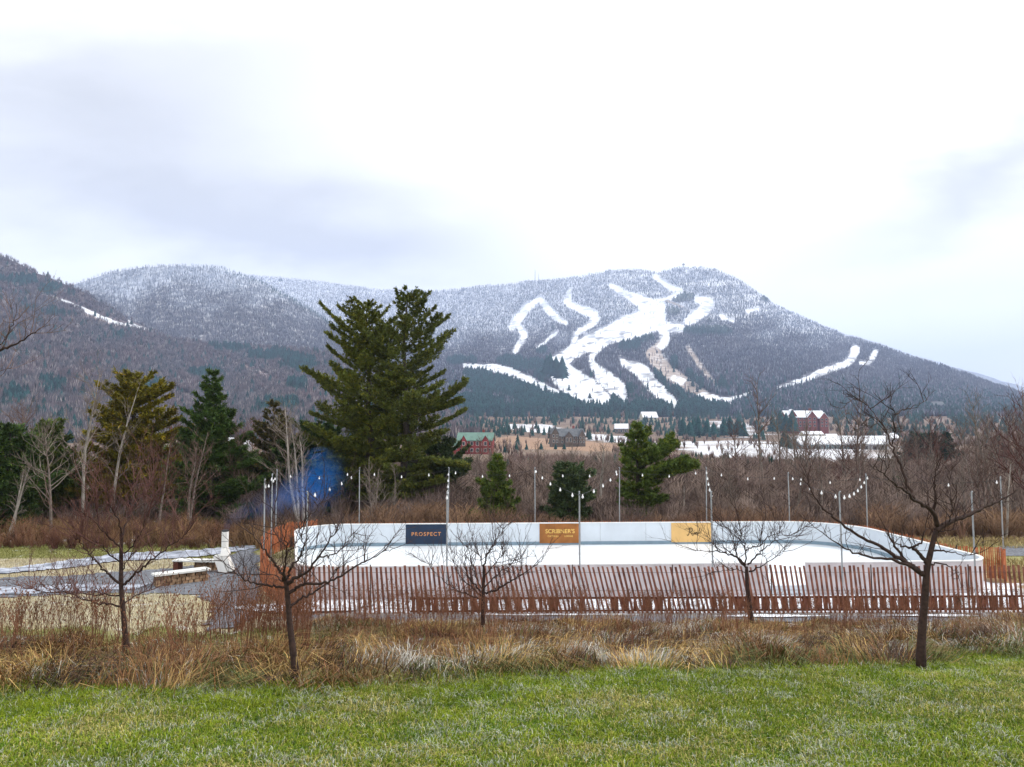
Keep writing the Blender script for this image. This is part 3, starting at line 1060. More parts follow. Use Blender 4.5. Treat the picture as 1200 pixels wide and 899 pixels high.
for s0, s1 in ((0, a_to_s(GAP[0])), (a_to_s(GAP[1]), d[-1])):
    mb = MB(); ribbon(mb, cut(s0, s1), -0.045, 0.06, ICE + BH - 0.03, ICE + BH + 0.01); bpart(mb, 'cap_rail', M['cap'])
    mb = MB(); ribbon(mb, cut(s0, s1), -0.026, -0.013, ICE + 0.004, ICE + 0.17); bpart(mb, 'kick_strip', M['kick'])
mb = MB()
ribbon(mb, cut(a_to_s(GAP[0]), a_to_s(GAP[1])), -0.02, 0.035, ICE - 0.02, ICE + 0.30)
bpart(mb, 'low_threshold', M['board'])


def text_mesh(name, s, size, extrude=0.004, spacing=1.0):
    cu = bpy.data.curves.new('lettering', 'FONT')
    cu.body = s; cu.size = size; cu.align_x = 'CENTER'; cu.align_y = 'CENTER'; cu.extrude = extrude
    cu.space_character = spacing
    cu.offset = size * 0.012
    o = bpy.data.objects.new('lettering', cu)
    COL.objects.link(o)
    dg = bpy.context.evaluated_depsgraph_get()
    me = bpy.data.meshes.new_from_object(o.evaluated_get(dg))
    bpy.data.objects.remove(o)
    bpy.data.curves.remove(cu)
    me.name = name
    return me


def banner(pxa, pxb, label, m, trim=True):
    # position along the far board wall (local b = RW)
    def a_of(px):
        lo, hi = 0, RL
        for _ in range(50):
            mid = (lo + hi) / 2
            x, y = rk(mid, RW - 0.03)
            if 600 + F * x / (y * cp) * 1.0 < px: lo = mid
            else: hi = mid
        return lo
    a0, a1 = a_of(pxa), a_of(pxb)
    wd = a1 - a0
    x, y = rk((a0 + a1) / 2, RW - 0.032)
    o = empty('banner', (x, y, ICE + BH * 0.52), R(2.75))
    tag(o, label, 'banner', 'banners on the far boards')
    h = BH - 0.13
    b = MB(); b.box((0, 0, 0), (wd, 0.012, h)); b.build('panel', m, o)
    return o, wd, h


def letters(o, s, size, dz, m, spacing=1.0, sx=1.0):
    me = text_mesh('lettering', s, size, 0.004, spacing)
    t = link_mesh('lettering', me, o, m)
    me.materials.clear(); me.materials.append(m)
    t.location = (0, -0.011, dz); t.rotation_euler = (math.pi / 2, 0, 0); t.scale = (sx, 1, 1)
    return t


o, wd, h = banner(476.5, 524, 'navy blue banner with small spaced orange lettering on the far white boards', M['navy'])
letters(o, 'PROSPECT', 0.27, 0.0, M['let_orange'], 1.28)
o, wd, h = banner(632, 679.5, 'rust brown banner with two lines of gold lettering on the far white boards', M['rustsign'])
letters(o, "SCRIBNER'S", 0.30, 0.10, M['let_gold'], 1.02)
for w_, dx in (('CATSKILL', -.36), ('LODGE', .46)):
    letters(o, w_, 0.135, -0.15, M['let_gold'], 1.05).location.x = dx
o, wd, h = banner(785, 833, 'tan yellow banner with dark handwritten script on the far white boards', M['tansign'])
sc = MB()


def stroke(pts, r_=0.014):
    P = [Vector((x, -0.013, z)) for x, z in pts]
    q = []
    for i in range(len(P) - 1):
        p0 = P[max(i - 1, 0)]; p1 = P[i]; p2 = P[i + 1]; p3 = P[min(i + 2, len(P) - 1)]
        for k in range(5):
            t = k / 5
            q.append(0.5 * ((2 * p1) + (p2 - p0) * t + (2 * p0 - 5 * p1 + 4 * p2 - p3) * t * t + (3 * p1 - p0 - 3 * p2 + p3) * t ** 3))
    q.append(P[-1])
    sc.tube(q, r_, 4)


stroke([(-.36, .17), (-.30, .20), (-.22, .18), (-.14, .20)])                                 # flourish before the R
stroke([(-.12, .19), (-.14, .05), (-.18, -.10), (-.24, -.16), (-.27, -.10)], .018)             # R stem
stroke([(-.20, .16), (-.08, .24), (.03, .20), (.02, .09), (-.10, .03)], .016)                  # R bowl
stroke([(-.10, .03), (-.02, -.08), (.04, -.16), (.09, -.10)], .018)                            # R leg
stroke([(.09, -.10), (.13, .02), (.12, -.09), (.17, -.06)], .015)                              # i
stroke([(.13, .09), (.145, .10)], .018)
stroke([(.17, -.08), (.19, .02), (.20, -.09), (.24, .01), (.27, .00), (.27, -.09), (.31, -.06)], .015)   # n
stroke([(.33, -.10), (.38, .08), (.42, .20), (.39, .16), (.34, -.10)], .014)                   # k
stroke([(.35, -.03), (.42, .02), (.38, -.02), (.45, -.09)], .014)
t = sc.build('lettering', M['let_dark'], o)

# ------------------------------------------------------------------ snow fences
def catenary(p, q, n, sag):
    p = Vector(p); q = Vector(q)
    return [p.lerp(q, i / n) - Vector((0, 0, sag * 4 * (i / n) * (1 - i / n))) for i in range(n + 1)]


def fence(name, label, path, H, pitch, m, lean=lambda s: 0.0, sect=3.0, slat_w=0.066, twist=0.0, posts=True, zf=None):
    """picket snow fence: wired slats in sections between thin posts; path = world (x, y) points"""
    P = np.array(path, float)
    ds = np.concatenate([[0], np.cumsum(np.hypot(*np.diff(P, axis=0).T))])
    zf = zf or (lambda x, y: float(ground_z(x, y)))
    x0, y0 = P[0]
    root = tag(empty(name, (x0, y0, zf(x0, y0))), label, 'fence')
    inv = Matrix.Translation(root.location).inverted()
    nsec = max(1, int(round(ds[-1] / sect)))
    for k in range(nsec):
        s0, s1 = ds[-1] * k / nsec, ds[-1] * (k + 1) / nsec
        mb = MB(); wb = MB()
        n = max(1, int((s1 - s0) / pitch))
        for i in range(n):
            s = s0 + (s1 - s0) * (i + 0.5) / n + random.uniform(-.012, .012)
            x, y = np.interp(s, ds, P[:, 0]), np.interp(s, ds, P[:, 1])
            j = min(len(P) - 2, int(np.searchsorted(ds, s) - 1)); j = max(0, j)
            an = math.atan2(P[j + 1, 1] - P[j, 1], P[j + 1, 0] - P[j, 0])
            z = zf(x, y)
            h_ = H * random.uniform(0.97, 1.03)
            ln = lean(s) + random.uniform(-.018, .018)
            mb.box((x, y, z + h_ / 2 + 0.02), (slat_w * random.uniform(.85, 1.15), 0.014, h_), an + random.uniform(-.2, .2) * (1 + twist), (ln, random.uniform(-.02, .02)))
        for hz in (0.12, 0.5, 0.88):
            pts = []
            for i in range(9):
                s = s0 + (s1 - s0) * i / 8
                x, y = np.interp(s, ds, P[:, 0]), np.interp(s, ds, P[:, 1])
                pts.append((x, y, zf(x, y) + H * hz))
            wb.tube(pts, 0.006, 4)
        o = mb.build('picket_section', m, root); o.matrix_parent_inverse = inv
        w_ = wb.build('wire', M['wire'], o)
        if posts:
            x, y = np.interp(s0, ds, P[:, 0]), np.interp(s0, ds, P[:, 1])
            pb = MB(); pb.tube([(x, y + 0.03, zf(x, y) - 0.1), (x + random.uniform(-.03, .03), y + 0.03, zf(x, y) + H + 0.06)], 0.02, 5)
            po = pb.build('post', M['wire'], root); po.matrix_parent_inverse = inv
    return root


def near_y(x):
    return 23.55 + 0.018 * x


nl = [(-7.15, 24.3), (-6.9, 23.75)] + [(x, near_y(x) + 0.06 * math.sin(x)) for x in np.arange(-6.3, 18.2, 0.6)]
fence('snow_fence', 'long rust stained picket fence with leaning slats in front of the rink', nl, 1.46, 0.150, M['slat'],
      lambda s: -0.20 * math.exp(-((s - 9.5) / 4.5) ** 2) - 0.10 * math.exp(-((s - 15) / 3) ** 2) - 0.05)
off_far, _ = rounded(0.45, step=0.5)
far = [tuple(rk(a, b)) for a, b in off_far if (b > 3.0 and a > 8) or (b > RW - .6 and a > 2.6)]
far = [p for p in far]
fence('snow_fence', 'red brown picket fence showing its slat tips behind the far boards', far, 1.22, 0.115, M['slat_orange'], sect=4.0, slat_w=0.045)
lp = [(-10.4, 39.9), (-11.6, 39.0), (-11.75, 36.5), (-11.2, 33.5), (-10.4, 31.0), (-9.5, 28.7), (-8.7, 27.0), (-7.9, 25.6), (-7.2, 24.7)]
fence('snow_fence', 'orange picket fence bunched in a curve by the gravel at the rink end', lp, 1.30, 0.085, M['slat_orange'], lambda s: random.uniform(-.05, .05), sect=3.0, slat_w=0.05, twist=1.0)
rp_ = [tuple(rk(RL + .45, 3.0)), (19.3, 30.9), (20.05, 30.7), (19.9, 30.2), (19.45, 29.7)]
fence('snow_fence', 'short orange picket fence seen end on beside the rink corner', rp_, 1.25, 0.075, M['slat_orange'], sect=2.2, slat_w=0.05)
fence('snow_fence', 'tan picket fence running off past the last rust slats', [(18.3, 24.0), (19.2, 24.3), (20.6, 25.0), (22.5, 25.9), (25.0, 27.0)], 1.22, 0.17, M['slat_tan'], sect=3.0)

# low row of wide rust boards standing on a rail just behind the near fence
kb = tag(empty('timber_kerb', (-2.5, near_y(-2.5) + 0.5, float(gz(-2.5, 24)))), 'low row of wide rust brown boards on a dark rail behind the picket fence', 'low barrier')
kinv = Matrix.Translation(kb.location).inverted()
x = -3.2
while x < 16.4:
    w_ = random.choice((0.10, 0.16, 0.22, 0.27, 0.12)) * random.uniform(.85, 1.15)
    y = near_y(x) + 0.50
    z = float(gz(x, y))
    mb = MB(); mb.box((x + w_ / 2, y, z + 0.27), (w_, 0.03, 0.46 + random.uniform(-.02, .02)), R(1.0), (random.uniform(-.04, .02), 0))
    if random.random() < 0.92:
        o = mb.build('upright_board', M['kerb'], kb); o.matrix_parent_inverse = kinv
    x += w_ + random.choice((0.06, 0.10, 0.15, 0.2))
for z_ in (0.06, 0.46):
    mb = MB(); mb.box((6.65, near_y(6.65) + 0.468, float(gz(6.6, 24.1)) + z_), (19.8, 0.03, 0.06), R(1.03))
    o = mb.build('rail', M['kerb_rail'], kb); o.matrix_parent_inverse = kinv

# ------------------------------------------------------------------ light poles and strings of bulbs
def light_pole(px, D, H, label):
    x, y, _ = at(px, 600, D)
    z = float(ground_z(x, y))
    o = tag(empty('light_pole', (x, y, z)), label, 'light pole', 'thin grey light poles round the rink')
    b = MB(); b.tube([(0, 0, -0.2), (0.0, 0, H * .5), (random.uniform(-.03, .03), 0, H)], [0.032, 0.030, 0.026], 8); b.build('shaft', M['galv'], o)
    b = MB(); b.tube([(0, 0, H), (0, 0, H + .04)], [0.036, 0.02], 8); b.build('cap', M['galv'], o)
    b = MB(); b.tube([(0, -0.03, H - .1), (0, -0.11, H - .1), (0, -0.12, H - .06)], 0.012, 5); b.build('hook', M['cable'], o)
    return Vector((x, y - 0.1, z + H - .1))


FARP = [(421, 'behind the far boards where the twin pines stand'), (525.5, 'behind the far boards, just past the navy banner'), (627, 'behind the far boards, by the rust banner'),
        (726, 'behind the far boards between the white birch and the open pine'), (828, 'behind the far boards above the tan banner, farther of two'), (925, 'behind the far boards where the wall starts to curve'), (1016, 'behind the curved boards above the big apple tree limbs')]
NEARP = [(359.5, 'before the rink, behind the wide limbed apple tree'), (524, 'in front of the rink crossing the navy banner edge'), (679, 'in front of the rink crossing the rust banner edge'),
         (834, 'in front of the rink crossing the tan banner edge'), (985, 'in front of the rink just past the gap in the boards'), (1140, 'in front of the rink by its far end corner')]
SIDEP = [(310, 31.5, 'by the gravel rink end, the one nearest the fire place'), (318.5, 35.5, 'by the gravel rink end, the middle one of three'), (323.5, 39.6, 'by the gravel rink end, farthest back of three'), (1174, 33.0, 'beside the orange fence end past the rink corner')]
ft = [light_pole(px, 41.3 + (px - 600) * .0016 - (2.0 if px > 1000 else 0), 4.05 - (.3 if px > 900 else 0), 'thin grey light pole ' + t_) for px, t_ in FARP]
ntp = [light_pole(px, 26.3, 3.85, 'thin grey light pole ' + t_) for px, t_ in NEARP]
st_ = [light_pole(px, D, 4.0, 'thin grey light pole ' + t_) for px, D, t_ in SIDEP]


def string(pts, sag, step, label):
    o = tag(empty('string_light', pts[0]), label, 'string lights', 'strings of white bulbs over the rink')
    inv = Matrix.Translation(o.location).inverted()
    cab = MB(); line = []
    for a, b in zip(pts[:-1], pts[1:]):
        line += catenary(a, b, 14, sag)[(1 if line else 0):]
    cab.tube(line, 0.007, 4)
    c = cab.build('cable', M['cable'], o); c.matrix_parent_inverse = inv
    acc = step * 0.5
    for a, b in zip(line[:-1], line[1:]):
        a = Vector(a); b = Vector(b); l_ = (b - a).length
        while acc < l_:
            p = a.lerp(b, acc / l_)
            mb = MB()
            mb.tube([p + Vector((0, 0, -.004)), p + Vector((0, 0, -.05)), p + Vector((0, 0, -.08)), p + Vector((0, 0, -.125)), p + Vector((0, 0, -.16))], [0.014, 0.017, 0.038, 0.043, 0.015], 8)
            bo = mb.build('bulb', M['bulb'], o, True); bo.matrix_parent_inverse = inv
            acc += step
        acc -= l_
    return o


string([st_[2]] + ft, 0.30, 1.5, 'string of white bulbs along the far row of poles')
string([st_[0], st_[1], st_[2]], 0.25, 1.6, 'string of white bulbs between the three poles at the gravel end')
string([ntp[0], ft[0]], 0.16, 3.3, 'string of white bulbs crossing the ice to the pole by the dark twin pines')
string([ft[1], ntp[1]], 0.16, 3.3, 'string of white bulbs crossing the ice between the two poles beside the navy banner')
string([ntp[2], ft[2]], 0.16, 3.3, 'string of white bulbs crossing the ice between poles beside the rust brown banner')
string([ft[3], ntp[2]], 0.16, 3.3, 'string of white bulbs from the pole past the birch to the rust banner')
string([ntp[3], ft[4]], 0.16, 3.3, 'string of white bulbs crossing the ice between the two poles beside the tan banner')
string([ft[5], ntp[4]], 0.16, 3.3, 'string of white bulbs crossing the ice from where the far wall curves')
string([ntp[4], ft[6], st_[3]], 0.25, 2.4, 'string of white bulbs round the curved end behind the big apple tree')

# ------------------------------------------------------------------ fire place with benches
def rubble(mb, c, size, rz, n, seed):
    r_ = random.Random(seed)
    cr, sr = math.cos(rz), math.sin(rz)
    lx, ly, lz = size
    rows = 3
    for k in range(rows):
        x = -lx / 2
        while x < lx / 2 - 0.05:
            w_ = r_.uniform(0.14, 0.34)
            w_ = min(w_, lx / 2 - x)
            for yy in (-ly / 4, ly / 4):
                cx, cy = x + w_ / 2, yy + r_.uniform(-.02, .02)
                hz = lz / rows
                base = [(-1, -1, -1), (1, -1, -1), (1, 1, -1), (-1, 1, -1), (-1, -1, 1), (1, -1, 1), (1, 1, 1), (-1, 1, 1)]
                vs = []
                for bx, by, bz in base:
                    X = cx + bx * w_ * .49 * r_.uniform(.82, 1.0); Y = cy + by * ly * .25 * r_.uniform(.85, 1.05); Z = hz * (k + .5) + bz * hz * .49 * r_.uniform(.85, 1.0)
                    vs.append((c[0] + X * cr - Y * sr, c[1] + X * sr + Y * cr, c[2] + Z))
                mb.add(vs, [(3, 2, 1, 0), (4, 5, 6, 7), (0, 1, 5, 4), (1, 2, 6, 5), (2, 3, 7, 6), (3, 0, 4, 7)])
            x += w_ + 0.008


def bench(pa, pb, label, h, seed, thick=0.07, dp=0.5, full=True):
    a = Vector((*gpt(*pa), 0)); b = Vector((*gpt(*pb), 0))
    c = (a + b) / 2; dd = b - a
    rz = math.atan2(dd.y, dd.x); L_ = dd.length
    z = float(gz(c.x, c.y))
    o = tag(empty('stone_bench', (c.x, c.y, z), rz), label, 'bench', 'stone benches by the fire place')
    if full:
        mb = MB(); rubble(mb, (0, 0, 0), (L_ * .97, dp * .9, h - thick), 0, 10, seed); mb.build('rubble_base', M['stone'], o)
    else:
        for sx_ in (-L_ * .45, ):
            mb = MB(); mb.box((sx_, 0, (h - thick) / 2), (0.22, dp * .8, h - thick)); mb.build('leg', M['kerb_rail'], o)
        mb = MB(); rubble(mb, (L_ * .22, 0.1, 0), (L_ * .5, dp * .8, h - thick - .01), 0, 10, seed); mb.build('rubble_base', M['stone'], o)
    mb = MB(); mb.box((0, 0, h - thick / 2 + .004), (L_ * 1.03, dp * 1.15, thick)); mb.build('seat_slab', M['slab'], o)
    return o


bench((180, 688), (243, 680), 'low stone bench with pale slab on brown rubble, the one standing in the gravel', 0.50, 5)
bench((206, 668), (254, 669), 'stone bench with thin pale top reaching to the white chimney, open under one end', 0.46, 8, 0.06, 0.5, False)

fx, fy = gpt(262, 671)
fp = tag(empty('fire_place', (fx, fy, float(gz(fx, fy))), R(8)), 'white steel outdoor fire place with flared hood and black topped flue', 'fire place')
mb = MB()   # hood: two flared white sides leaning together under the flue, open towards the benches
sh = lambda pts: mb.add(pts, [(0, 1, 2, 3), (7, 6, 5, 4), (0, 4, 5, 1), (1, 5, 6, 2), (2, 6, 7, 3), (3, 7, 4, 0)])
for (xb0, xb1, xt0, xt1, zb) in ((-.13, .22, -.40, -.10, .06), (.24, .42, -.06, .14, .10)):
    sh([(xb0, -.30, zb), (xb1, -.34, zb), (xt1, -.24, .78), (xt0, -.22, .72), (xb0, .30, zb), (xb1, .30, zb), (xt1, .22, .78), (xt0, .22, .72)])
mb.build('hood', M['enamel'], fp)
mb = MB(); sh = lambda pts: mb.add(pts, [(0, 1, 2, 3), (7, 6, 5, 4), (0, 4, 5, 1), (1, 5, 6, 2), (2, 6, 7, 3), (3, 7, 4, 0)])
sh([(-.10, -.26, .74), (.24, -.26, .74), (.16, -.16, 1.02), (-.08, -.16, 1.02), (-.10, .24, .74), (.24, .24, .74), (.16, .16, 1.02), (-.08, .16, 1.02)])
mb.build('shoulder', M['enamel'], fp)
mb = MB(); mb.tube([(0.03, 0, .95), (0.03, 0, 1.74)], 0.145, 14); fl = mb.build('flue', M['enamel'], fp, False)
mb = MB(); mb.tube([(0.03, 0, 1.32), (0.03, 0, 1.345)], 0.15, 14); mb.build('joint_ring', M['galv'], fl)
mb = MB(); mb.tube([(0.03, 0, 1.742), (0.03, 0, 1.80)], 0.152, 14); mb.build('flue_cap', M['soot'], fp)
mb = MB(); mb.box((0.12, 0, .03), (.62, .56, .09)); mb.box((.0, .0, .30), (.20, .36, .46)); mb.build('fire_box', M['soot'], fp)

# blue wood smoke drifting from the flue
path = [at(264, 622, 32.2), at(268, 613, 32.6), at(285, 600, 33.6), at(305, 593, 35), at(330, 586, 37), at(352, 578, 39.5), at(372, 572, 42.5), at(378, 560, 44.5), at(374, 545, 45.5), at(371, 528, 46)]
rad = [0.14, 0.30, 0.60, 0.85, 1.1, 1.5, 1.9, 1.9, 1.6, 0.8]
pts = []; rr = []
for i in range(len(path) - 1):
    for k in range(4):
        t = k / 4
        pts.append(Vector(path[i]).lerp(Vector(path[i + 1]), t)); rr.append(rad[i] * (1 - t) + rad[i + 1] * t)
pts.append(Vector(path[-1])); rr.append(rad[-1])
mb = MB(); mb.tube(pts, [q * (0.9 + .25 * math.sin(i * 1.9)) for i, q in enumerate(rr)], 14)
sm, sv = volume('blue smoke', 0.3, (0.03, 0.26, 0.85))
nt_ = sm.node_tree
tc_ = nt_.nodes.new('ShaderNodeTexCoord')
nz_ = nt_.nodes.new('ShaderNodeTexNoise'); nz_.inputs['Scale'].default_value = 0.8; nz_.inputs['Detail'].default_value = 4; nz_.inputs['Distortion'].default_value = 1.2
nt_.links.new(tc_.outputs['Object'], nz_.inputs['Vector'])


def vm(op, a_, b_=None):
    n_ = nt_.nodes.new('ShaderNodeMath'); n_.operation = op
    for i_, q_ in enumerate((a_, b_)):
        if q_ is None: continue
        if isinstance(q_, (int, float)): n_.inputs[i_].default_value = q_
        else: nt_.links.new(q_, n_.inputs[i_])
    return n_.outputs[0]


dens = None
for i_ in range(0, len(pts), 2):          # puffs thinning out softly from the middle of the plume
    ds_ = nt_.nodes.new('ShaderNodeVectorMath'); ds_.operation = 'DISTANCE'
    nt_.links.new(tc_.outputs['Object'], ds_.inputs[0]); ds_.inputs[1].default_value = tuple(pts[i_])
    q_ = vm('DIVIDE', ds_.outputs['Value'], rr[i_] * 0.46 + .05)
    g_ = vm('MULTIPLY', vm('EXPONENT', vm('MULTIPLY', vm('MULTIPLY', q_, q_), -1.0)), 0.125 if i_ > 16 else 0.10)
    dens = g_ if dens is None else vm('ADD', dens, g_)
mr_ = nt_.nodes.new('ShaderNodeMapRange'); mr_.inputs[1].default_value = 0.36; mr_.inputs[2].default_value = 0.66; mr_.inputs[3].default_value = 0.15; mr_.inputs[4].default_value = 1.4
nt_.links.new(nz_.outputs['Fac'], mr_.inputs[0])
nt_.links.new(vm('MULTIPLY', dens, mr_.outputs[0]), sv.inputs['Density'])
tag(mb.build('smoke', sm, None, True), kind='stuff')

# ------------------------------------------------------------------ conifers near the rink
def conifer(label, px, topy, D, halfw, colour, seed, bare=0.08, whorls=22, per=5, prof='pine', gap=0.0, blade=0.27, dens=1.0, asym=0.0, extra=None, name='pine_tree', basepx=None, droop=0.0, lean=0.0, topw=1.0, full=1.0):
    r = np.random.default_rng(seed)
    bx, by, _ = at(px, 600, D)
    z0 = float(ground_z(bx, by))
    top = at(px, topy, D)
    H = top[2] - z0
    RAD = halfw / F * D * (1.0 if full > 1 else 1.22)
    root = tag(empty(name, (bx, by, z0)), label, 'tree')
    tb = MB()
    npts = 9
    bend = [(0.0 if i == 0 else (r.random() - .5) * .02 * H, (r.random() - .5) * .02 * H) for i in range(npts)]
    tp = [Vector((bend[i][0] + lean * (i / (npts - 1)) ** 1.5 * H, bend[i][1], H * i / (npts - 1) - (0.3 if i == 0 else 0))) for i in range(npts)]
    r0 = 0.016 * H + 0.05
    tb.tube(tp, [r0 * (1 - i / (npts - 1)) ** 0.8 + 0.015 for i in range(npts)], 8)
    tb.build('trunk', M['bark_pine'], root, True)

    def on_trunk(h):
        q = h * (npts - 1); i = min(npts - 2, int(q))
        return tp[i].lerp(tp[i + 1], q - i)
    lb = MB()
    TP = []; TD = []; TC = []
    cl = np.array(colour)

    def foliate(base, dirv, length, up0, up1, rad0):
        """a limb with a flat spray of needle tufts on its outer part"""
        n = 6
        pts = []
        side = Vector((-dirv.y, dirv.x, 0))
        wob = (r.random() - .5) * .25
        for i in range(n):
            t = i / (n - 1)
            zz = (up0 * t + (up1 - up0) * t * t) * length
            pts.append(base + dirv * (length * t) + Vector((0, 0, zz)) + side * (wob * length * t * t))
        lb.tube(pts, [rad0 * (1 - .85 * i / (n - 1)) for i in range(n)], 4)
        m = int(max(5, dens * 34 * (length ** 1.45) * (0.27 / blade)))
        t = 0.22 + 0.78 * r.random(m) ** 0.75
        # side shoots: tufts gather on a few of them
        ns = max(3, int(length * 3.2))
        st = 0.25 + 0.7 * (np.arange(ns) + r.random(ns) * .6) / ns
        pick = r.integers(0, ns, m)
        along = st[pick]
        sl = (0.10 + 0.34 * (1 - along)) * length * np.where(pick % 2 == 0, 1, -1)
        q = r.random(m)
        along2 = np.clip(along + 0.30 * q * np.abs(sl) / length * 1.6, 0, 1.02)
        lat = sl * q
        tip = r.random(m) < 0.35
        along2 = np.where(tip, t, along2); lat = np.where(tip, (r.random(m) - .5) * .12 * length, lat)
        hv = (up0 * along2 + (up1 - up0) * along2 ** 2) * length + np.abs(lat) * 0.12 + (r.random(m) - .35) * 0.16 * min(1.5, length)
        dv = np.array(dirv); sv_ = np.array(side)
        P = np.array(base)[None] + dv[None] * (along2 * length)[:, None] + sv_[None] * (lat + wob * length * along2 ** 2)[:, None]
        P[:, 2] += hv
        dd = dv[None] * 0.8 + sv_[None] * np.sign(lat)[:, None] * 0.5 + np.array((0, 0, 0.55))[None]
        TP.append(P); TD.append(dd)
        tone = (0.65 + 0.7 * r.random(m))[:, None] * (0.8 + 0.4 * r.random())
        yel = (r.random(m) < 0.18)[:, None]
        TC.append(np.clip(cl[None] * tone * np.where(yel, np.array((1.6, 1.3, 0.8))[None], 1.0), 0, 1))

    for k in range(whorls):
        u = (k + 0.5 * r.random()) / whorls
        h = bare + (0.985 - bare) * u
        if prof == 'pine':
            pr = min(1.0, 0.60 + 1.5 * u) * (1 - u ** full) ** (0.62 / full) * 1.12 + 0.06
        elif prof == 'round':
            pr = math.sqrt(max(0.02, 1 - (2 * u - 0.85) ** 2 / 1.4)) * (1.0 - 0.35 * u)
        else:
            pr = (1 - u) ** 0.85 + 0.05
        pr *= r.uniform(.72, 1.12) * (1 - (1 - topw) * float(sstep(.45, .85, u)))
        n = per + int(r.integers(-1, 2))
        a0 = r.random() * 6.28
        for j in range(n):
            if r.random() < gap: continue
            a = a0 + 6.283 * j / n + r.uniform(-.35, .35)
            d_ = Vector((math.cos(a), math.sin(a), 0))
            ln = RAD * pr * r.uniform(.62, 1.15) * (1 + asym * d_.x)
            ln = max(0.25, ln) * (1.0 if full == 1 else .95 - .10 * u)
            upa = 0.05 + 0.75 * u - droop * (1 - u)
            foliate(on_trunk(h), d_, ln, upa + r.uniform(-.1, .1) - .12, upa + r.uniform(-.05, .2), 0.010 * H ** .5 * (1.25 - u))
    # leader tuft
    for k in range(6):
        a = 1.05 * k + r.random()
        foliate(on_trunk(0.955), Vector((math.cos(a), math.sin(a), 0)), 0.05 * H ** .8, 1.0, 1.6, 0.012)
    for (epx, epy, edd, hfrac) in (extra or []):
        b_ = on_trunk(hfrac); t_ = Vector(at(epx, epy, D + edd)) - Vector((bx, by, z0)) - b_
        ln = math.hypot(t_.x, t_.y); d_ = Vector((t_.x / ln, t_.y / ln, 0))
        sl_ = t_.z / ln
        foliate(b_, d_, ln, sl_ * .7, sl_ * 1.0, 0.05)
        foliate(b_ + Vector((0, .1, .15)), d_, ln * .92, sl_ * .6, sl_ * 1.05, 0.03)
        foliate(b_ + Vector((0, -.1, .1)), d_, ln * .96, sl_ * .7, sl_ * 1.1, 0.03)
    lb.build('limbs', M['bark_pine'], root, True)
    P = np.concatenate(TP); Dv = np.concatenate(TD); C = np.concatenate(TC)
    nb = 7
    m = len(P)
    P = np.repeat(P, nb, 0); Dv = np.repeat(Dv, nb, 0); C = np.repeat(C, nb, 0)
    q = Dv + r.normal(0, 0.62, P.shape)
    q /= np.linalg.norm(q, axis=1)[:, None]
    L_ = blade * (0.6 + 0.7 * r.random(len(P)))[:, None]
    perp = np.cross(q, r.normal(0, 1, P.shape)); perp /= np.linalg.norm(perp, axis=1)[:, None] + 1e-9
    wv = perp * (blade * 0.14)
    V = np.stack([P - q * L_ * .15 - wv, P - q * L_ * .15 + wv, P + q * L_ * .55 + wv * .9, P + q * L_], 1).reshape(-1, 3)
    i = np.arange(len(P))[:, None] * 4
    T = np.concatenate([i + np.array([[0, 1, 2]]), i + np.array([[0, 2, 3]])], 0)
    link_mesh('foliage', np_mesh('foliage', V, T, M['needle'], np.repeat(C, 4, 0)), root)
    return root


G_DARK = (0.052, 0.094, 0.020); G_MID = (0.088, 0.130, 0.022); G_OLV = (0.170, 0.150, 0.014); G_BLUE = (0.058, 0.088, 0.036)
conifer('very tall pine, the twin with the slightly lower top on the gravel side', 434, 354, 55, 78, (0.120, 0.140, 0.022), 21, bare=0.03, whorls=25, per=6, gap=0.14, asym=-0.15, blade=0.20, dens=1.0, lean=-0.03, topw=1.0, full=1.45)
conifer('very tall pine, the taller twin with open limbs towards the ski slope', 472, 344, 53, 68, (0.108, 0.130, 0.026), 22, bare=0.04, whorls=24, per=6, gap=0.18, asym=0.18, blade=0.20, dens=0.95, lean=0.01, topw=1.0, full=1.4, extra=[(544, 470, .5, .44), (550, 548, -.5, .25)])
conifer('dark green bushy pine with a pointed top beside the yellow green pine', 246, 434, 50, 52, G_DARK, 23, bare=0.03, whorls=24, per=6, gap=0.1, prof='cone', blade=0.25)
conifer('yellow green olive pine standing behind the thin pale trunks', 152, 438, 53, 56, G_OLV, 24, bare=0.04, whorls=21, per=6, gap=0.08, blade=0.29)
conifer('dark green pine cut by the photo edge at the border of the wood', 8, 500, 46, 46, G_DARK, 25, bare=0.0, whorls=15, per=6, blade=0.27)
conifer('smaller green pine next to the dark one at the border of the wood', 50, 494, 52, 34, G_MID, 26, bare=0.04, whorls=15, per=6, blade=0.27, asym=.2)
conifer('young soft green pine behind the far boards near the rust brown banner', 583, 534, 47, 27, G_MID, 27, bare=0.0, whorls=16, per=7, prof='cone', blade=0.24, dens=1.3)
conifer('round dull green cedar half hidden by grey twigs behind the rust brown banner', 668, 545, 47, 31, G_BLUE, 28, bare=0.0, whorls=14, per=7, prof='round', blade=0.22, dens=0.8, name='cedar_tree')
conifer('open green pine with one long limb reaching out sideways behind the tan banner', 748, 497, 49, 29, G_MID, 29, bare=0.10, whorls=14, per=6, gap=0.1, blade=0.27, asym=.1, extra=[(821, 545, .3, .42), (808, 540, -.6, .50), (795, 520, 0, .55), (782, 585, .2, .22), (790, 512, .5, .62)])
conifer('dark low pine at the foot of the twin pines on the gravel side', 372, 500, 60, 52, G_DARK, 30, bare=0.0, whorls=15, per=6, blade=0.28)
conifer('dark low pine at the foot of the twin pines on the red house side', 512, 522, 58, 44, G_BLUE, 31, bare=0.0, whorls=13, per=6, blade=0.28)
conifer('brown green thinning pine behind the leaning birch', 318, 472, 64, 34, (0.085, 0.075, 0.022), 32, bare=0.05, whorls=15, per=5, gap=.2, blade=0.29, dens=.8)
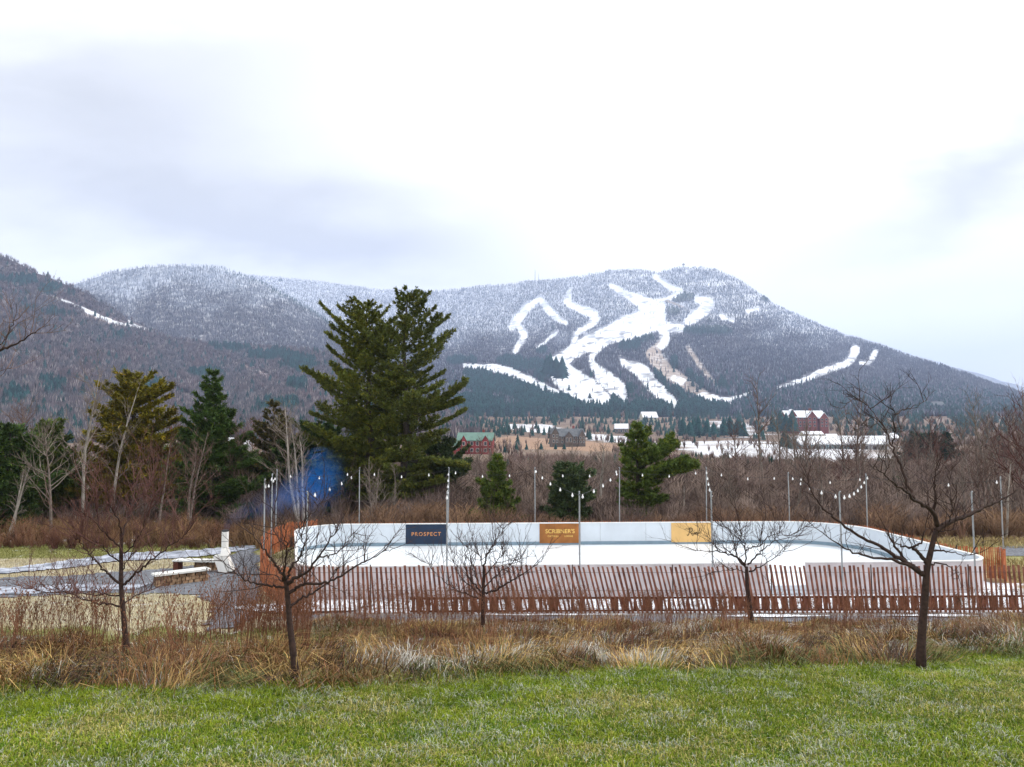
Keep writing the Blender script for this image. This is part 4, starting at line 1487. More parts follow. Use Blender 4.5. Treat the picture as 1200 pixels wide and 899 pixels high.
conifer('small faint spruce in the brown wood near the farthest white bulbs', 1052, 560, 66, 16, G_BLUE, 34, bare=0.0, whorls=10, per=6, prof='cone', blade=0.25, name='spruce_tree')
conifer('low olive spruce in the brown wood above the curve of the boards', 862, 562, 68, 20, (0.06, 0.07, 0.03), 35, bare=0.0, whorls=10, per=6, prof='cone', gap=.2, blade=0.25, name='spruce_tree')
conifer('broad dark pine in the valley below the long white roof', 1086, 512, 190, 26, (0.018, 0.05, 0.04), 36, bare=0.0, whorls=15, per=7, blade=0.75, dens=.5)
conifer('pointed dark pine in the valley standing before its broad neighbour', 1112, 508, 205, 18, (0.018, 0.05, 0.038), 37, bare=0.0, whorls=15, per=7, prof='cone', blade=0.75, dens=.5)
conifer('tall narrow dark spruce in the valley wood near the pale birch at the photo edge', 1172, 512, 190, 14, (0.02, 0.045, 0.04), 38, bare=0.0, whorls=14, per=7, prof='cone', blade=0.7, dens=.5, name='spruce_tree')

conifer('low dark pine under the yellow green pine, half hidden by twigs', 100, 545, 63, 40, G_DARK, 51, bare=0.0, whorls=12, per=6, blade=0.27)
conifer('low dark pine between the yellow green pine and the bushy one', 200, 530, 66, 44, G_DARK, 52, bare=0.0, whorls=13, per=6, blade=0.27)
conifer('low dark pine behind the white fire place chimney', 280, 540, 66, 42, G_DARK, 53, bare=0.0, whorls=12, per=6, blade=0.27)
# valley conifers: two meshes, many copies with trunk and crown
proto = []
for sd in (3, 4, 5):
    tv, tt = conifer_template(9, 7, sd)
    r_ = np.random.default_rng(sd)
    c = np.repeat(CONIFER_C[None] * 1.3, len(tv), 0) * (0.75 + 0.5 * r_.random((len(tv), 1)))
    cr = np_mesh('crown', tv * np.array((1.15, 1.15, 1.0)), tt, M['brush'], c)
    tm = MB(); tm.tube([(0, 0, -.03), (0, 0, .5)], [0.018, 0.008], 5)
    proto.append((cr, tm.mesh('trunk', M['bark_pine'])))
VAL = [(800, 520, 760, 22), (808, 522, 750, 19), (818, 521, 770, 23), (828, 523, 755, 20), (836, 524, 740, 18), (848, 525, 760, 21), (855, 524, 770, 23), (864, 525, 760, 21), (871, 527, 745, 18), (812, 518, 800, 19),
       (608, 531, 420, 9), (634, 529, 430, 8), (651, 528, 440, 7), (661, 529, 440, 7), (617, 530, 425, 7), (645, 442, 2050, 26), (652, 444, 2050, 24), (659, 446, 2040, 26), (641, 440, 2060, 22),
       (935, 500, 900, 24), (928, 503, 860, 25), (921, 503, 870, 22), (914, 504, 880, 24), (905, 506, 850, 20), (918, 534, 430, 20), (922, 538, 420, 16), (1060, 536, 400, 18), (1070, 534, 420, 20), (592, 529, 360, 9)]
for i, (px, by_, D, h_px) in enumerate(VAL):
    x = (px - 600) / F * D
    z = float(gz(x, D)) if D < 1500 else at(px, by_, D)[2]
    hh = h_px / F * D * 1.15
    cr, tm = proto[i % 3]
    o = tag(empty('valley_spruce', (x, D, z), random.random() * 6), 'small dark spruce standing singly or in a line on the pale valley floor', 'tree', 'spruces dotted over the valley floor')
    o.scale = (hh * 1.1, hh * 1.1, hh)
    link_mesh('trunk', tm, o); link_mesh('crown', cr, o)


# ------------------------------------------------------------------ bare trees
def twig(mb, p, d, length, rad, depth, r, up=0.25, spur=0.0, sides=3):
    n = 4 if depth > 0 else 3
    pts = [Vector(p)]
    d = Vector(d).normalized()
    for i in range(n):
        d = (d + Vector((r.gauss(0, .16), r.gauss(0, .16), r.gauss(0, .12) + up * .22))).normalized()
        pts.append(pts[-1] + d * (length / n))
    mb.tube(pts, [rad * (1 - .7 * i / n) for i in range(n + 1)], sides, cap=False)
    if depth <= 0: return
    k = r.randint(2, 4) if depth > 1 else r.randint(2, 3)
    for j in range(k):
        t = r.uniform(.25, 1.0)
        q = t * n; i = min(n - 1, int(q))
        b = pts[i].lerp(pts[i + 1], q - i)
        ax = Vector((r.gauss(0, 1), r.gauss(0, 1), r.gauss(0, 1)))
        nd = (d * .8 + ax.normalized() * .75 + Vector((0, 0, up * .5))).normalized()
        twig(mb, b, nd, length * r.uniform(.42, .7), rad * .55, depth - 1, r, up, spur, sides)


def bare_meshes(seed, H, habit, bark, twigm, rad=None):
    """trunk mesh and crown mesh of a bare tree of height H"""
    r = random.Random(seed)
    tb = MB(); cb = MB()
    rad = rad or H * 0.011 + 0.02
    n = 8
    stems = 2 if habit == 'fork' else 1
    for s_ in range(stems):
        p = [Vector((0, 0, -.15))]
        d = Vector((r.gauss(0, .05) + (s_ * .16 - .08 if stems > 1 else 0), r.gauss(0, .05), 1))
        for i in range(n):
            d = (d + Vector((r.gauss(0, .05), r.gauss(0, .05), .12))).normalized()
            p.append(p[-1] + d * (H / n) * (1 if s_ == 0 else .85))
        tb.tube(p, [rad * (1 - i / n) ** .8 + .008 for i in range(n + 1)], 6)
        k = int({'tall': 26, 'fork': 18, 'round': 30, 'whip': 14}[habit])
        for j in range(k):
            t = r.uniform({'tall': .28, 'fork': .25, 'round': .22, 'whip': .3}[habit], .99)
            q = t * n; i = min(n - 1, int(q))
            b = p[i].lerp(p[i + 1], q - i)
            a = r.random() * 6.28
            upv = {'tall': .9, 'fork': .8, 'round': .55, 'whip': 1.3}[habit]
            nd = Vector((math.cos(a), math.sin(a), upv + .4 * t)).normalized()
            ln = H * {'tall': .26, 'fork': .26, 'round': .36, 'whip': .2}[habit] * (1.15 - .75 * t) * r.uniform(.7, 1.25)
            twig(cb, b, nd, ln, rad * .36 * (1.1 - .8 * t) + .006, 2, r, .35)
    return tb.mesh('trunk', bark, True), cb.mesh('crown', twigm)


def put_bare(name, label, group, px, D, H, meshes, rz, scl=1.0, tilt=(0, 0)):
    x = (px - 600) / F * D
    z = float(ground_z(x, D))
    o = tag(empty(name, (x, D, z), rz), label, 'tree', group)
    o.rotation_euler = (tilt[0], tilt[1], rz)
    o.scale = (scl, scl, scl)
    link_mesh('trunk', meshes[0], o); link_mesh('crown', meshes[1], o)
    return o


def H_of(px, topy, D):
    x = (px - 600) / F * D
    return at(px, topy, D)[2] - float(ground_z(x, D))


INDIV = [  # px at the base, top y, D, habit, bark, twigs, tilt about Y (deg), label
    (101, 440, 48, 'tall', 'birch', 'twig_pale', 0, 'tall pale grey bare tree rising in front of the yellow green pine', 'bare_tree'),
    (133, 452, 50, 'whip', 'birch', 'twig_pale', 5, 'slim pale bare tree leaning before the olive pine, thinner than its pale neighbour', 'bare_tree'),
    (14, 545, 42, 'whip', 'birch', 'twig_pale', 13, 'slanting twin white stemmed birch beside the dark pine at the wood border', 'birch_tree'),
    (20, 552, 42.5, 'whip', 'birch', 'twig_pale', 9, 'slanting thin birch stem close behind the twin stemmed one', 'birch_tree'),
    (352, 470, 47, 'fork', 'birch', 'twig_pale', -10, 'white birch leaning towards the gravel in front of the blue smoke', 'birch_tree'),
    (359, 515, 44, 'whip', 'birch', 'twig_pale', -3, 'slim upright white birch standing in the blue smoke', 'birch_tree'),
    (702, 514, 54, 'fork', 'birch', 'twig_pale', 1, 'pale white birch standing alone beside the round cedar', 'birch_tree'),
    (892, 448, 66, 'tall', 'bark_grey', 'twig_brown', 0, 'tall thin bare tree rising above the wood in front of the white ski field', 'bare_tree'),
    (998, 462, 62, 'tall', 'bark_grey', 'twig_brown', 1, 'tall reddish bare tree rising in front of the long white roof', 'bare_tree'),
    (1160, 470, 52, 'tall', 'bark_grey', 'twig_pale', -1, 'tall grey bare tree with pale trunk before the narrow dark spruce', 'bare_tree'),
    (1172, 540, 43, 'whip', 'birch', 'twig_pale', 4, 'pale bent birch with its foot in the olive grass by the far path', 'birch_tree'),
    (1196, 452, 47, 'round', 'bark_grey', 'twig_red', 2, 'tall reddish bare tree cut by the photo edge near the far path', 'bare_tree'),
    (440, 535, 46, 'fork', 'bark_grey', 'twig_pale', 0, 'grey forked sapling in front of the dark foot of the twin pines', 'bare_tree'),
    (460, 545, 47, 'whip', 'bark_grey', 'twig_pale', 1, 'thin grey sapling beside the forked one before the twin pines', 'bare_tree'),
    (655, 560, 49, 'round', 'bark_grey', 'twig_pale', 0, 'low grey bare tree spreading twigs across the round cedar', 'bare_tree'),
    (800, 570, 52, 'whip', 'birch', 'twig_pale', 0, 'thin pale sapling above the tan banner', 'bare_tree'),
    (225, 505, 45, 'fork', 'bark_grey', 'twig_brown', 0, 'brown bare tree before the dark green bushy pine', 'bare_tree'),
    (190, 520, 44, 'round', 'bark_grey', 'twig_red', 0, 'reddish low bare tree behind the stone benches', 'bare_tree'),
    (65, 500, 43, 'round', 'bark_grey', 'twig_pale', 0, 'grey bare tree with tangled twigs before the small green pine', 'bare_tree'),
    (280, 500, 50, 'round', 'bark_grey', 'twig_brown', 0, 'brown bare tree between the bushy pine and the leaning birch', 'bare_tree'),
]
for i, (px, ty, D, hb_, bk, tw, tl, lab, nm) in enumerate(INDIV):
    H = H_of(px, ty, D)
    put_bare(nm, lab, None, px, D, H, bare_meshes(100 + i, H * 1.03, hb_, M[bk], M[tw], 0.05 + H * .007 if bk == 'birch' else None), i * 1.0 if tl == 0 else 0.0, 1.0, (0, R(tl)))

variants = [bare_meshes(300 + i, 6.0, ['tall', 'round', 'fork', 'round', 'whip', 'tall'][i], M['bark_grey'], M[['twig_brown', 'twig_brown', 'twig_pale', 'twig_red', 'twig_brown', 'twig_pale'][i]]) for i in range(6)]
woods = []
r_ = random.Random(5)
for i in range(175):
    D = 49 * (125 / 49) ** r_.random()
    u = r_.uniform(-.74, .74)
    px = 600 + F * u
    if 350 < px < 540 and D > 51: continue
    if px < 330 and D < 62 and r_.random() < .8: continue
    if 560 < px < 800 and D < 52: continue
    H = r_.uniform(3.6, 7.5) * (1.25 if px < 330 else 0.85 if 560 < px < 860 else 1.35 if px > 860 and D > 58 else 1.0)
    put_bare('woodland_tree', 'slender bare tree of the brown wood round the rink, one among many alike', 'bare trees of the brown wood', px, D, H, variants[r_.randrange(6)], r_.random() * 6.28, H / 6.0)


# ------------------------------------------------------------------ orchard trees in front of the rink
def orchard(label, D, trunk, tr_r, limbs, seed, twigs=1.0, twig_m='twig_dark', name='apple_tree', up=0.35, spread=1.2, tl=(0.25, 0.7)):
    r = random.Random(seed)
    base = at(*trunk[0], D)
    z0 = float(ground_z(base[0], base[1]))
    root = tag(empty(name, (base[0], base[1], z0)), label, 'tree')
    inv = Matrix.Translation(root.location).inverted()
    tb = MB(); cb = MB()

    def smooth(P, n=5):
        q = []
        for i in range(len(P) - 1):
            p0 = P[max(i - 1, 0)]; p1 = P[i]; p2 = P[i + 1]; p3 = P[min(i + 2, len(P) - 1)]
            for k in range(n):
                t = k / n
                q.append(0.5 * ((2 * p1) + (p2 - p0) * t + (2 * p0 - 5 * p1 + 4 * p2 - p3) * t * t + (3 * p1 - p0 - 3 * p2 + p3) * t ** 3))
        q.append(P[-1])
        return q
    TP = smooth([Vector(at(x, y, D)) for x, y in trunk])
    TP[0] = Vector((TP[0].x, TP[0].y, z0 - .15))
    n = len(TP)
    tb.tube(TP, [tr_r * (1.25 - .25 * min(1, i / 3)) * (1 - .45 * i / (n - 1)) * r.uniform(.94, 1.06) for i in range(n)], 10)
    for li, (pts, r0) in enumerate(limbs):
        dy = r.uniform(-spread, spread)
        m = len(pts)
        L_ = smooth([Vector(at(x, y, D + dy * (i / (m - 1)) ** 1.1)) for i, (x, y) in enumerate(pts)])
        for i in range(1, len(L_)):
            L_[i] = L_[i] + Vector((r.gauss(0, .012), r.gauss(0, .012), r.gauss(0, .012)))
        k = len(L_)
        tb.tube(L_, [max(.006, r0 * (1 - .86 * (i / (k - 1)) ** .8)) for i in range(k)], 6)
        tot = sum((b - a).length for a, b in zip(L_[:-1], L_[1:]))
        cnt = int(tot * 7.5 * twigs) + 2
        for j in range(cnt):
            t = r.uniform(.18, 1.0)
            q = t * (k - 1); i = min(k - 2, int(q))
            b = L_[i].lerp(L_[i + 1], q - i)
            d = (L_[i + 1] - L_[i]).normalized()
            ax = Vector((r.gauss(0, 1), r.gauss(0, .8), r.gauss(0.35, 1))).normalized()
            nd = (d * r.uniform(.3, 1.0) + ax * .9 + Vector((0, 0, up))).normalized()
            big = r.random() < .35
            twig(cb, b, nd, r.uniform(*tl) * (1.35 if big else .55), (.0085 if big else .006) * (.8 + .02 * D), 2 if big else 1, r, up)
        twig(cb, L_[-1], (L_[-1] - L_[-3]), r.uniform(*tl), .007, 2, r, up)
    o = tb.build('trunk', M['bark_dark'], root, True); o.matrix_parent_inverse = inv
    o = cb.build('crown', M[twig_m], root); o.matrix_parent_inverse = inv
    return root


orchard('bare apple tree with the thickest trunk and one long slanting limb', 13.2,
    [(1079, 769), (1081, 735), (1084, 700), (1086, 670), (1091, 645), (1097, 622)], 0.074,
    [([(1097, 622), (1112, 611), (1130, 606), (1147, 597), (1163, 591), (1180, 582), (1194, 572)], .055),
     ([(1098, 616), (1093, 599), (1082, 592), (1071, 585), (1060, 576), (1050, 568), (1038, 557), (1023, 548)], .045),
     ([(1093, 600), (1095, 576), (1096, 560), (1097, 547)], .030),
     ([(1071, 585), (1064, 567), (1053, 541), (1045, 522), (1041, 510), (1033, 497), (1025, 485), (1013, 472)], .032),
     ([(1046, 520), (1048, 508), (1048, 495), (1048, 482)], .014), ([(1048, 486), (1060, 480), (1075, 475), (1087, 467)], .014), ([(1020, 480), (1030, 472), (1041, 466)], .010), ([(1016, 475), (1003, 468), (992, 474)], .012), ([(1030, 492), (1020, 500), (1008, 498)], .010),
     ([(1085, 660), (1076, 648), (1070, 641), (1079, 636), (1084, 622), (1087, 607)], .040),
     ([(1082, 674), (1072, 665), (1063, 658), (1049, 641), (1042, 626), (1034, 611)], .048),
     ([(1080, 672), (1064, 660), (1048, 651), (1032, 641), (1006, 627), (981, 609), (965, 596), (955, 583), (947, 567), (949, 552)], .045),
     ([(1079, 672), (1050, 657), (1020, 653), (995, 646), (975, 633), (950, 615)], .035),
     ([(1070, 641), (1058, 640), (1049, 636), (1040, 625)], .022),
     ([(1091, 645), (1105, 646), (1115, 647), (1133, 651), (1141, 646)], .020), ([(1090, 661), (1107, 661), (1118, 669), (1124, 678)], .018),
     ([(1113, 611), (1116, 595), (1112, 580)], .014), ([(1104, 614), (1118, 604), (1124, 596)], .014), ([(1097, 624), (1110, 622), (1118, 620)], .016)], 41, twigs=.75, tl=(.18, .5))
orchard('bare apple tree with wide rising limbs before the rink end nearest the gravel', 12.2,
    [(346, 786), (343, 760), (340, 735), (338, 710), (336, 690), (335, 680)], 0.058,
    [([(336, 683), (345, 678), (355, 673), (375, 652), (387, 633), (398, 616)], .036),
     ([(334, 680), (333, 672), (335, 657), (336, 637), (333, 615)], .030),
     ([(337, 678), (341, 666), (350, 655), (356, 642), (354, 630), (350, 617)], .026),
     ([(333, 680), (330, 672), (322, 660), (311, 646), (301, 634), (295, 620)], .030),
     ([(334, 684), (326, 677), (318, 673), (306, 672)], .018),
     ([(335, 688), (322, 687), (308, 686), (293, 683), (281, 675), (272, 668), (259, 656)], .024),
     ([(339, 695), (348, 689), (358, 685), (380, 682), (398, 676), (417, 663), (433, 655), (448, 647), (459, 645)], .032),
     ([(340, 712), (350, 703), (363, 697), (375, 689), (387, 681), (394, 668), (402, 660)], .028),
     ([(375, 652), (387, 652), (400, 642), (408, 633), (414, 624)], .016), ([(336, 650), (345, 640), (350, 630), (362, 622)], .013), ([(335, 640), (326, 630), (318, 618)], .013),
     ([(334, 616), (325, 606), (318, 594)], .010), ([(352, 620), (360, 608), (372, 596), (381, 580)], .012)], 42, twigs=1.3)
orchard('bare reddish twigged apple tree standing in the weeds before the stone benches', 13.8,
    [(148, 762), (146, 735), (144, 712), (142, 687), (142, 662), (142, 643), (143, 625)], 0.052,
    [([(143, 685), (130, 675), (120, 667), (110, 656), (104, 648), (96, 638), (88, 630)], .026), ([(145, 685), (155, 675), (165, 667), (178, 656), (190, 647), (204, 636), (215, 628), (226, 614)], .026),
     ([(143, 711), (125, 708), (110, 706), (92, 699), (70, 692), (45, 684)], .022), ([(146, 706), (160, 698), (175, 692), (190, 686)], .018), ([(142, 698), (118, 697), (90, 696), (62, 694), (35, 690)], .018),
     ([(143, 627), (150, 607), (155, 593), (158, 578), (157, 560)], .020), ([(142, 643), (130, 632), (120, 622), (107, 608), (95, 600)], .020), ([(143, 626), (138, 608), (128, 592), (124, 574)], .016),
     ([(142, 650), (155, 640), (166, 622), (174, 600), (178, 585)], .018), ([(150, 607), (162, 592), (172, 572), (180, 556)], .014), ([(142, 660), (128, 650), (120, 640), (100, 632)], .016), ([(143, 668), (150, 655), (158, 648)], .014), ([(120, 622), (112, 600), (112, 580)], .012)], 43, twigs=2.3, twig_m='twig_red', up=.5)
orchard('small bare apple tree centred before the rink with a crooked leader and many spurs', 17.0,
    [(566, 741), (566, 714), (566, 695), (567, 677), (567, 666)], 0.056,
    [([(567, 668), (569, 658), (571, 650), (576, 642), (581, 635), (581, 618)], .026), ([(566, 665), (564, 656), (563, 652), (558, 648)], .016),
     ([(567, 695), (576, 693), (583, 691), (593, 684), (603, 679), (621, 667), (634, 658), (641, 645)], .028), ([(565, 699), (557, 693), (551, 687), (541, 677), (534, 666), (530, 650)], .024),
     ([(564, 694), (556, 685), (550, 677), (545, 662), (545, 645), (537, 630)], .024), ([(565, 703), (552, 698), (541, 694), (530, 688), (522, 682), (510, 671), (499, 658)], .022),
     ([(581, 632), (588, 626), (590, 618)], .010), ([(567, 676), (575, 665), (585, 655), (592, 645)], .016), ([(566, 690), (578, 678), (590, 668), (604, 658), (612, 655)], .018), ([(564, 690), (556, 672), (552, 655), (556, 645)], .015), ([(603, 679), (612, 664), (608, 655)], .011)], 44, twigs=1.5)
orchard('small bare apple tree with flat topped crown before the gap in the boards', 18.0,
    [(880, 726), (878, 705), (876, 690), (875, 671), (875, 664)], 0.062,
    [([(874, 665), (863, 653), (851, 649), (838, 646), (826, 646), (812, 645)], .028), ([(873, 662), (864, 651), (860, 637), (857, 623), (850, 618), (843, 616)], .020), ([(874, 662), (873, 648), (872, 638), (864, 627), (859, 619)], .022),
     ([(874, 645), (882, 641), (891, 639), (896, 633), (901, 629), (913, 627), (928, 627), (944, 617)], .020), ([(876, 662), (884, 654), (891, 647), (904, 637), (911, 629), (914, 618)], .024), ([(878, 670), (886, 666), (893, 663), (909, 653), (915, 648), (921, 640)], .022),
     ([(873, 671), (865, 668), (857, 668), (846, 669), (837, 671), (821, 676)], .014), ([(868, 660), (862, 648), (866, 636)], .014), ([(872, 642), (868, 630), (868, 617)], .012), ([(891, 639), (891, 628), (895, 616)], .010), ([(851, 649), (842, 643), (834, 636)], .012)], 45, twigs=1.5)
orchard('bare tree reaching a single twiggy limb in from beyond the photo edge', 13.5,
    [(-75, 800), (-78, 700), (-76, 600), (-72, 520), (-70, 450)], 0.12,
    [([(-74, 500), (-50, 455), (-25, 425), (-5, 412), (12, 406), (28, 398), (42, 388)], .050), ([(-40, 445), (-20, 440), (0, 435), (12, 432)], .015), ([(-15, 418), (0, 404), (10, 390), (16, 376)], .012)], 46, twigs=.9, twig_m='twig_brown', name='bare_tree')

# ------------------------------------------------------------------ houses and masts in the valley
def gable(name, label, cat, px, D, ground_py, w_px, h_px, roof_px, wall_m, roof_m, rz=0.0, depth=0.6, windows=(4, 2), wings=(), along=True, chimney=True):
    """house: walls, pitched roof, windows; sizes given as photo sizes at its distance"""
    k = D / F
    x = (px - 600) * k
    z = min(float(gz(x, D)), at(px, ground_py, D)[2]) if D < 1500 else at(px, ground_py, D)[2]
    zb = at(px, ground_py, D)[2]
    W_, Hh, Rh = w_px * k, h_px * k, roof_px * k
    Dp = W_ * depth
    o = tag(empty(name, (x, D, zb), rz), label, cat)
    foot = z - zb - 1.0

    def block(cx, cy, w_, d_, h_, rh, wm, rm, ridge_x=True, win=(4, 2)):
        mb = MB()
        z0 = foot
        if ridge_x:   # gables at the x ends
            vs = [(cx - w_ / 2, cy - d_ / 2, z0), (cx + w_ / 2, cy - d_ / 2, z0), (cx + w_ / 2, cy + d_ / 2, z0), (cx - w_ / 2, cy + d_ / 2, z0),
                  (cx - w_ / 2, cy - d_ / 2, h_), (cx + w_ / 2, cy - d_ / 2, h_), (cx + w_ / 2, cy + d_ / 2, h_), (cx - w_ / 2, cy + d_ / 2, h_), (cx - w_ / 2, cy, h_ + rh), (cx + w_ / 2, cy, h_ + rh)]
            fs = [(0, 1, 5, 4), (2, 3, 7, 6), (1, 2, 6, 9, 5), (3, 0, 4, 8, 7)]
        else:
            vs = [(cx - w_ / 2, cy - d_ / 2, z0), (cx + w_ / 2, cy - d_ / 2, z0), (cx + w_ / 2, cy + d_ / 2, z0), (cx - w_ / 2, cy + d_ / 2, z0),
                  (cx - w_ / 2, cy - d_ / 2, h_), (cx + w_ / 2, cy - d_ / 2, h_), (cx + w_ / 2, cy + d_ / 2, h_), (cx - w_ / 2, cy + d_ / 2, h_), (cx, cy - d_ / 2, h_ + rh), (cx, cy + d_ / 2, h_ + rh)]
            fs = [(0, 1, 5, 8, 4), (2, 3, 7, 9, 6), (1, 2, 6, 5), (3, 0, 4, 7)]
        mb.add(vs, fs)
        wl = mb.build('wall', wm, o)
        ov = 0.05 * min(w_, d_) + .15; th = 0.03 * min(w_, d_) + .12
        mb = MB()
        if ridge_x:
            sl = rh / (d_ / 2)
            for s in (-1, 1):
                e_ = cy + s * (d_ / 2 + ov); ze = h_ - sl * ov
                a = [(cx - w_ / 2 - ov, cy, h_ + rh + .03), (cx + w_ / 2 + ov, cy, h_ + rh + .03), (cx + w_ / 2 + ov, e_, ze + .03), (cx - w_ / 2 - ov, e_, ze + .03)]
                mb.add(a + [(p[0], p[1], p[2] + th) for p in a], [(0, 1, 2, 3), (7, 6, 5, 4), (0, 4, 5, 1), (1, 5, 6, 2), (2, 6, 7, 3), (3, 7, 4, 0)])
        else:
            sl = rh / (w_ / 2)
            for s in (-1, 1):
                e_ = cx + s * (w_ / 2 + ov); ze = h_ - sl * ov
                a = [(cx, cy - d_ / 2 - ov, h_ + rh + .03), (cx, cy + d_ / 2 + ov, h_ + rh + .03), (e_, cy + d_ / 2 + ov, ze + .03), (e_, cy - d_ / 2 - ov, ze + .03)]
                mb.add(a + [(p[0], p[1], p[2] + th) for p in a], [(0, 1, 2, 3), (7, 6, 5, 4), (0, 4, 5, 1), (1, 5, 6, 2), (2, 6, 7, 3), (3, 7, 4, 0)])
        rf = mb.build('roof', rm, o)
        nx_, nz_ = win
        for i in range(nx_):
            for j in range(nz_):
                wx = cx - w_ / 2 + w_ * (i + .5) / nx_; wz = h_ * (j + .5) / nz_
                ww, wh = w_ / nx_ * .42, h_ / nz_ * .5
                mb = MB(); mb.box((wx, cy - d_ / 2 - .04, wz), (ww + .3, .08, wh + .3)); f_ = mb.build('window', M['trim'], o)
                mb = MB(); mb.box((wx, cy - d_ / 2 - .09, wz), (ww, .04, wh)); mb.build('pane', M['glass'], f_)
        return wl, rf
    wl, rf = block(0, 0, W_, Dp, Hh, Rh, wall_m, roof_m, along, windows)
    for (cx, cy, w_, d_, h_, rh, ra, win) in wings:
        block(cx * W_, cy * Dp, w_ * W_, d_ * Dp, h_ * Hh, rh * Rh, wall_m, roof_m, ra, win)
    if chimney:
        mb = MB(); mb.box((W_ * .22, Dp * .1, Hh + Rh * 1.0), (W_ * .05 + .3, W_ * .05 + .3, Rh * .9 + .6)); mb.build('chimney', M['w_brick'], rf)
    return o


gable('red_house', 'red house with green roof and two small gables beside the twin pines', 'house', 558, 350, 531, 40, 15, 8, M['w_red'], M['r_green'], R(-6), .55, (6, 2),
      [(-.30, -.55, .16, .3, 1.0, .7, False, (1, 2)), (.33, -.55, .18, .3, 1.0, .7, False, (1, 2))])
gable('red_shed', 'low red shed by the red house, half behind pine limbs', 'shed', 533, 345, 528, 12, 6, 4, M['w_red'], M['r_green'], 0, .7, (1, 1), chimney=False)
gable('lodge', 'brown grey lodge with dark shingle roof on the bare field under the ski slopes', 'house', 664, 560, 520, 38, 9, 8, M['w_brown'], M['r_dark'], R(8), .4, (8, 2),
      [(-.42, -.3, .2, .9, 1.35, .8, False, (2, 2)), (.42, -.3, .2, .8, 1.0, .9, False, (2, 2)), (.0, -.5, .22, .5, 1.0, .6, False, (2, 1))])
gable('base_lodge', 'very long low building with snow covered roof on the white valley field', 'building', 966, 430, 529, 76, 9, 8, M['w_teal'], M['r_snow'], R(6), .42, (12, 1), chimney=False)
gable('base_hall', 'snow roofed hall with its grey gable end at the end of the long low building', 'building', 1020, 422, 530, 34, 10, 8, M['w_grey'], M['r_snow'], R(-30), .9, (4, 1), chimney=False)
gable('cream_house', 'small cream house with flat snowy roof above the long low building', 'house', 950, 620, 518, 22, 9, 3, M['w_cream'], M['r_snow'], 0, .6, (4, 2), chimney=False)
gable('storage_shed', 'small snowy roofed shed next to the cream house', 'shed', 973, 625, 517, 12, 5, 3, M['w_brown'], M['r_snow'], 0, .7, (2, 1), chimney=False)
gable('hotel', 'tall red brown hotel with several snowy gables above the valley field', 'hotel', 940, 890, 501, 46, 12, 7, M['w_brick'], M['r_snow'], R(4), .4, (10, 3),
      [(.12, -.5, .24, .4, 1.0, 1.0, False, (2, 3)), (.42, -.5, .22, .5, .9, .9, False, (2, 3)), (-.35, -.3, .24, .4, 1.1, 1.1, False, (2, 3))])
gable('white_roof_shed', 'pale low building with bright snowy roof between the bushy pine and the leaning birch', 'shed', 281, 250, 528, 26, 8, 6, M['w_grey'], M['r_snow'], R(-4), .6, (3, 1), chimney=False)
gable('cottage', 'small tan cottage behind the yellow green pine', 'house', 196, 300, 520, 20, 9, 7, M['w_cream'], M['r_dark'], R(10), .6, (2, 1))
gable('chalet', 'pale chalet at the bottom of the ski runs above the open pine', 'house', 760, 1250, 496, 18, 7, 6, M['w_cream'], M['r_snow'], R(12), .6, (3, 2), chimney=False)
gable('chalet', 'brown chalet among the trees between the ski runs and the birch', 'house', 728, 900, 508, 15, 6, 5, M['w_brown'], M['r_snow'], R(-10), .6, (3, 1), chimney=False)
gable('chalet', 'grey chalet with snowy roof at the edge of the low white field', 'house', 1042, 640, 519, 16, 6, 5, M['w_grey'], M['r_snow'], R(15), .6, (3, 1), chimney=False)
gable('cottage', 'blue roofed cottage in a clearing on the lower mountain side', 'house', 1098, 1700, 480, 14, 5, 4, M['w_teal'], M['r_dark'], R(5), .6, (3, 1), chimney=False)


def mast(px, h_px, label, hillobj, name, platform=False):
    py, D = hillobj.pos(np.array([float(px)]), np.array([1.0]))
    x, y, z = at(px, float(py[0]), float(D[0]))
    k = D[0] / F
    H = h_px * k
    o = tag(empty(name, (x, y, z)), label, 'mast')
    s = 1.1 * k * .5
    mb = MB()
    for a in range(3):
        t = 2 * math.pi * a / 3
        mb.tube([(math.cos(t) * s, math.sin(t) * s, -6), (math.cos(t) * s * .5, math.sin(t) * s * .5, H)], .28 * k * .5, 4)
    for j in range(8):
        h0 = H * j / 8; q = s * (1 - .5 * j / 8)
        for a in range(3):
            t = 2 * math.pi * a / 3; t2 = 2 * math.pi * (a + 1) / 3
            mb.tube([(math.cos(t) * q, math.sin(t) * q, h0), (math.cos(t2) * q, math.sin(t2) * q, h0 + H / 8)], .1 * k * .5, 3)
    mb.build('lattice', M['galv'], o)
    if platform:
        mb = MB(); mb.box((0, 0, H), (2.6 * k, 2.2 * k, 1.4 * k)); mb.build('cabin', M['w_grey'], o)
        mb = MB(); mb.tube([(0, 0, H + .7 * k), (0, 0, H + 1.6 * k)], [1.7 * k, .1 * k], 4); mb.build('roof', M['r_dark'], o)
    else:
        mb = MB(); mb.tube([(0, 0, H), (0, 0, H + 2.2 * k)], .16 * k, 4); mb.build('antenna', M['galv'], o)
    return o


mast(627, 13, 'tall thin radio mast on the ridge before the ski summit', main_hill, 'radio_mast')
mast(631, 7, 'shorter thin radio mast right beside the tall one on the ridge', main_hill, 'radio_mast')
mast(801, 4, 'small lookout tower with a cabin on the ski summit', main_hill, 'lookout_tower', True)

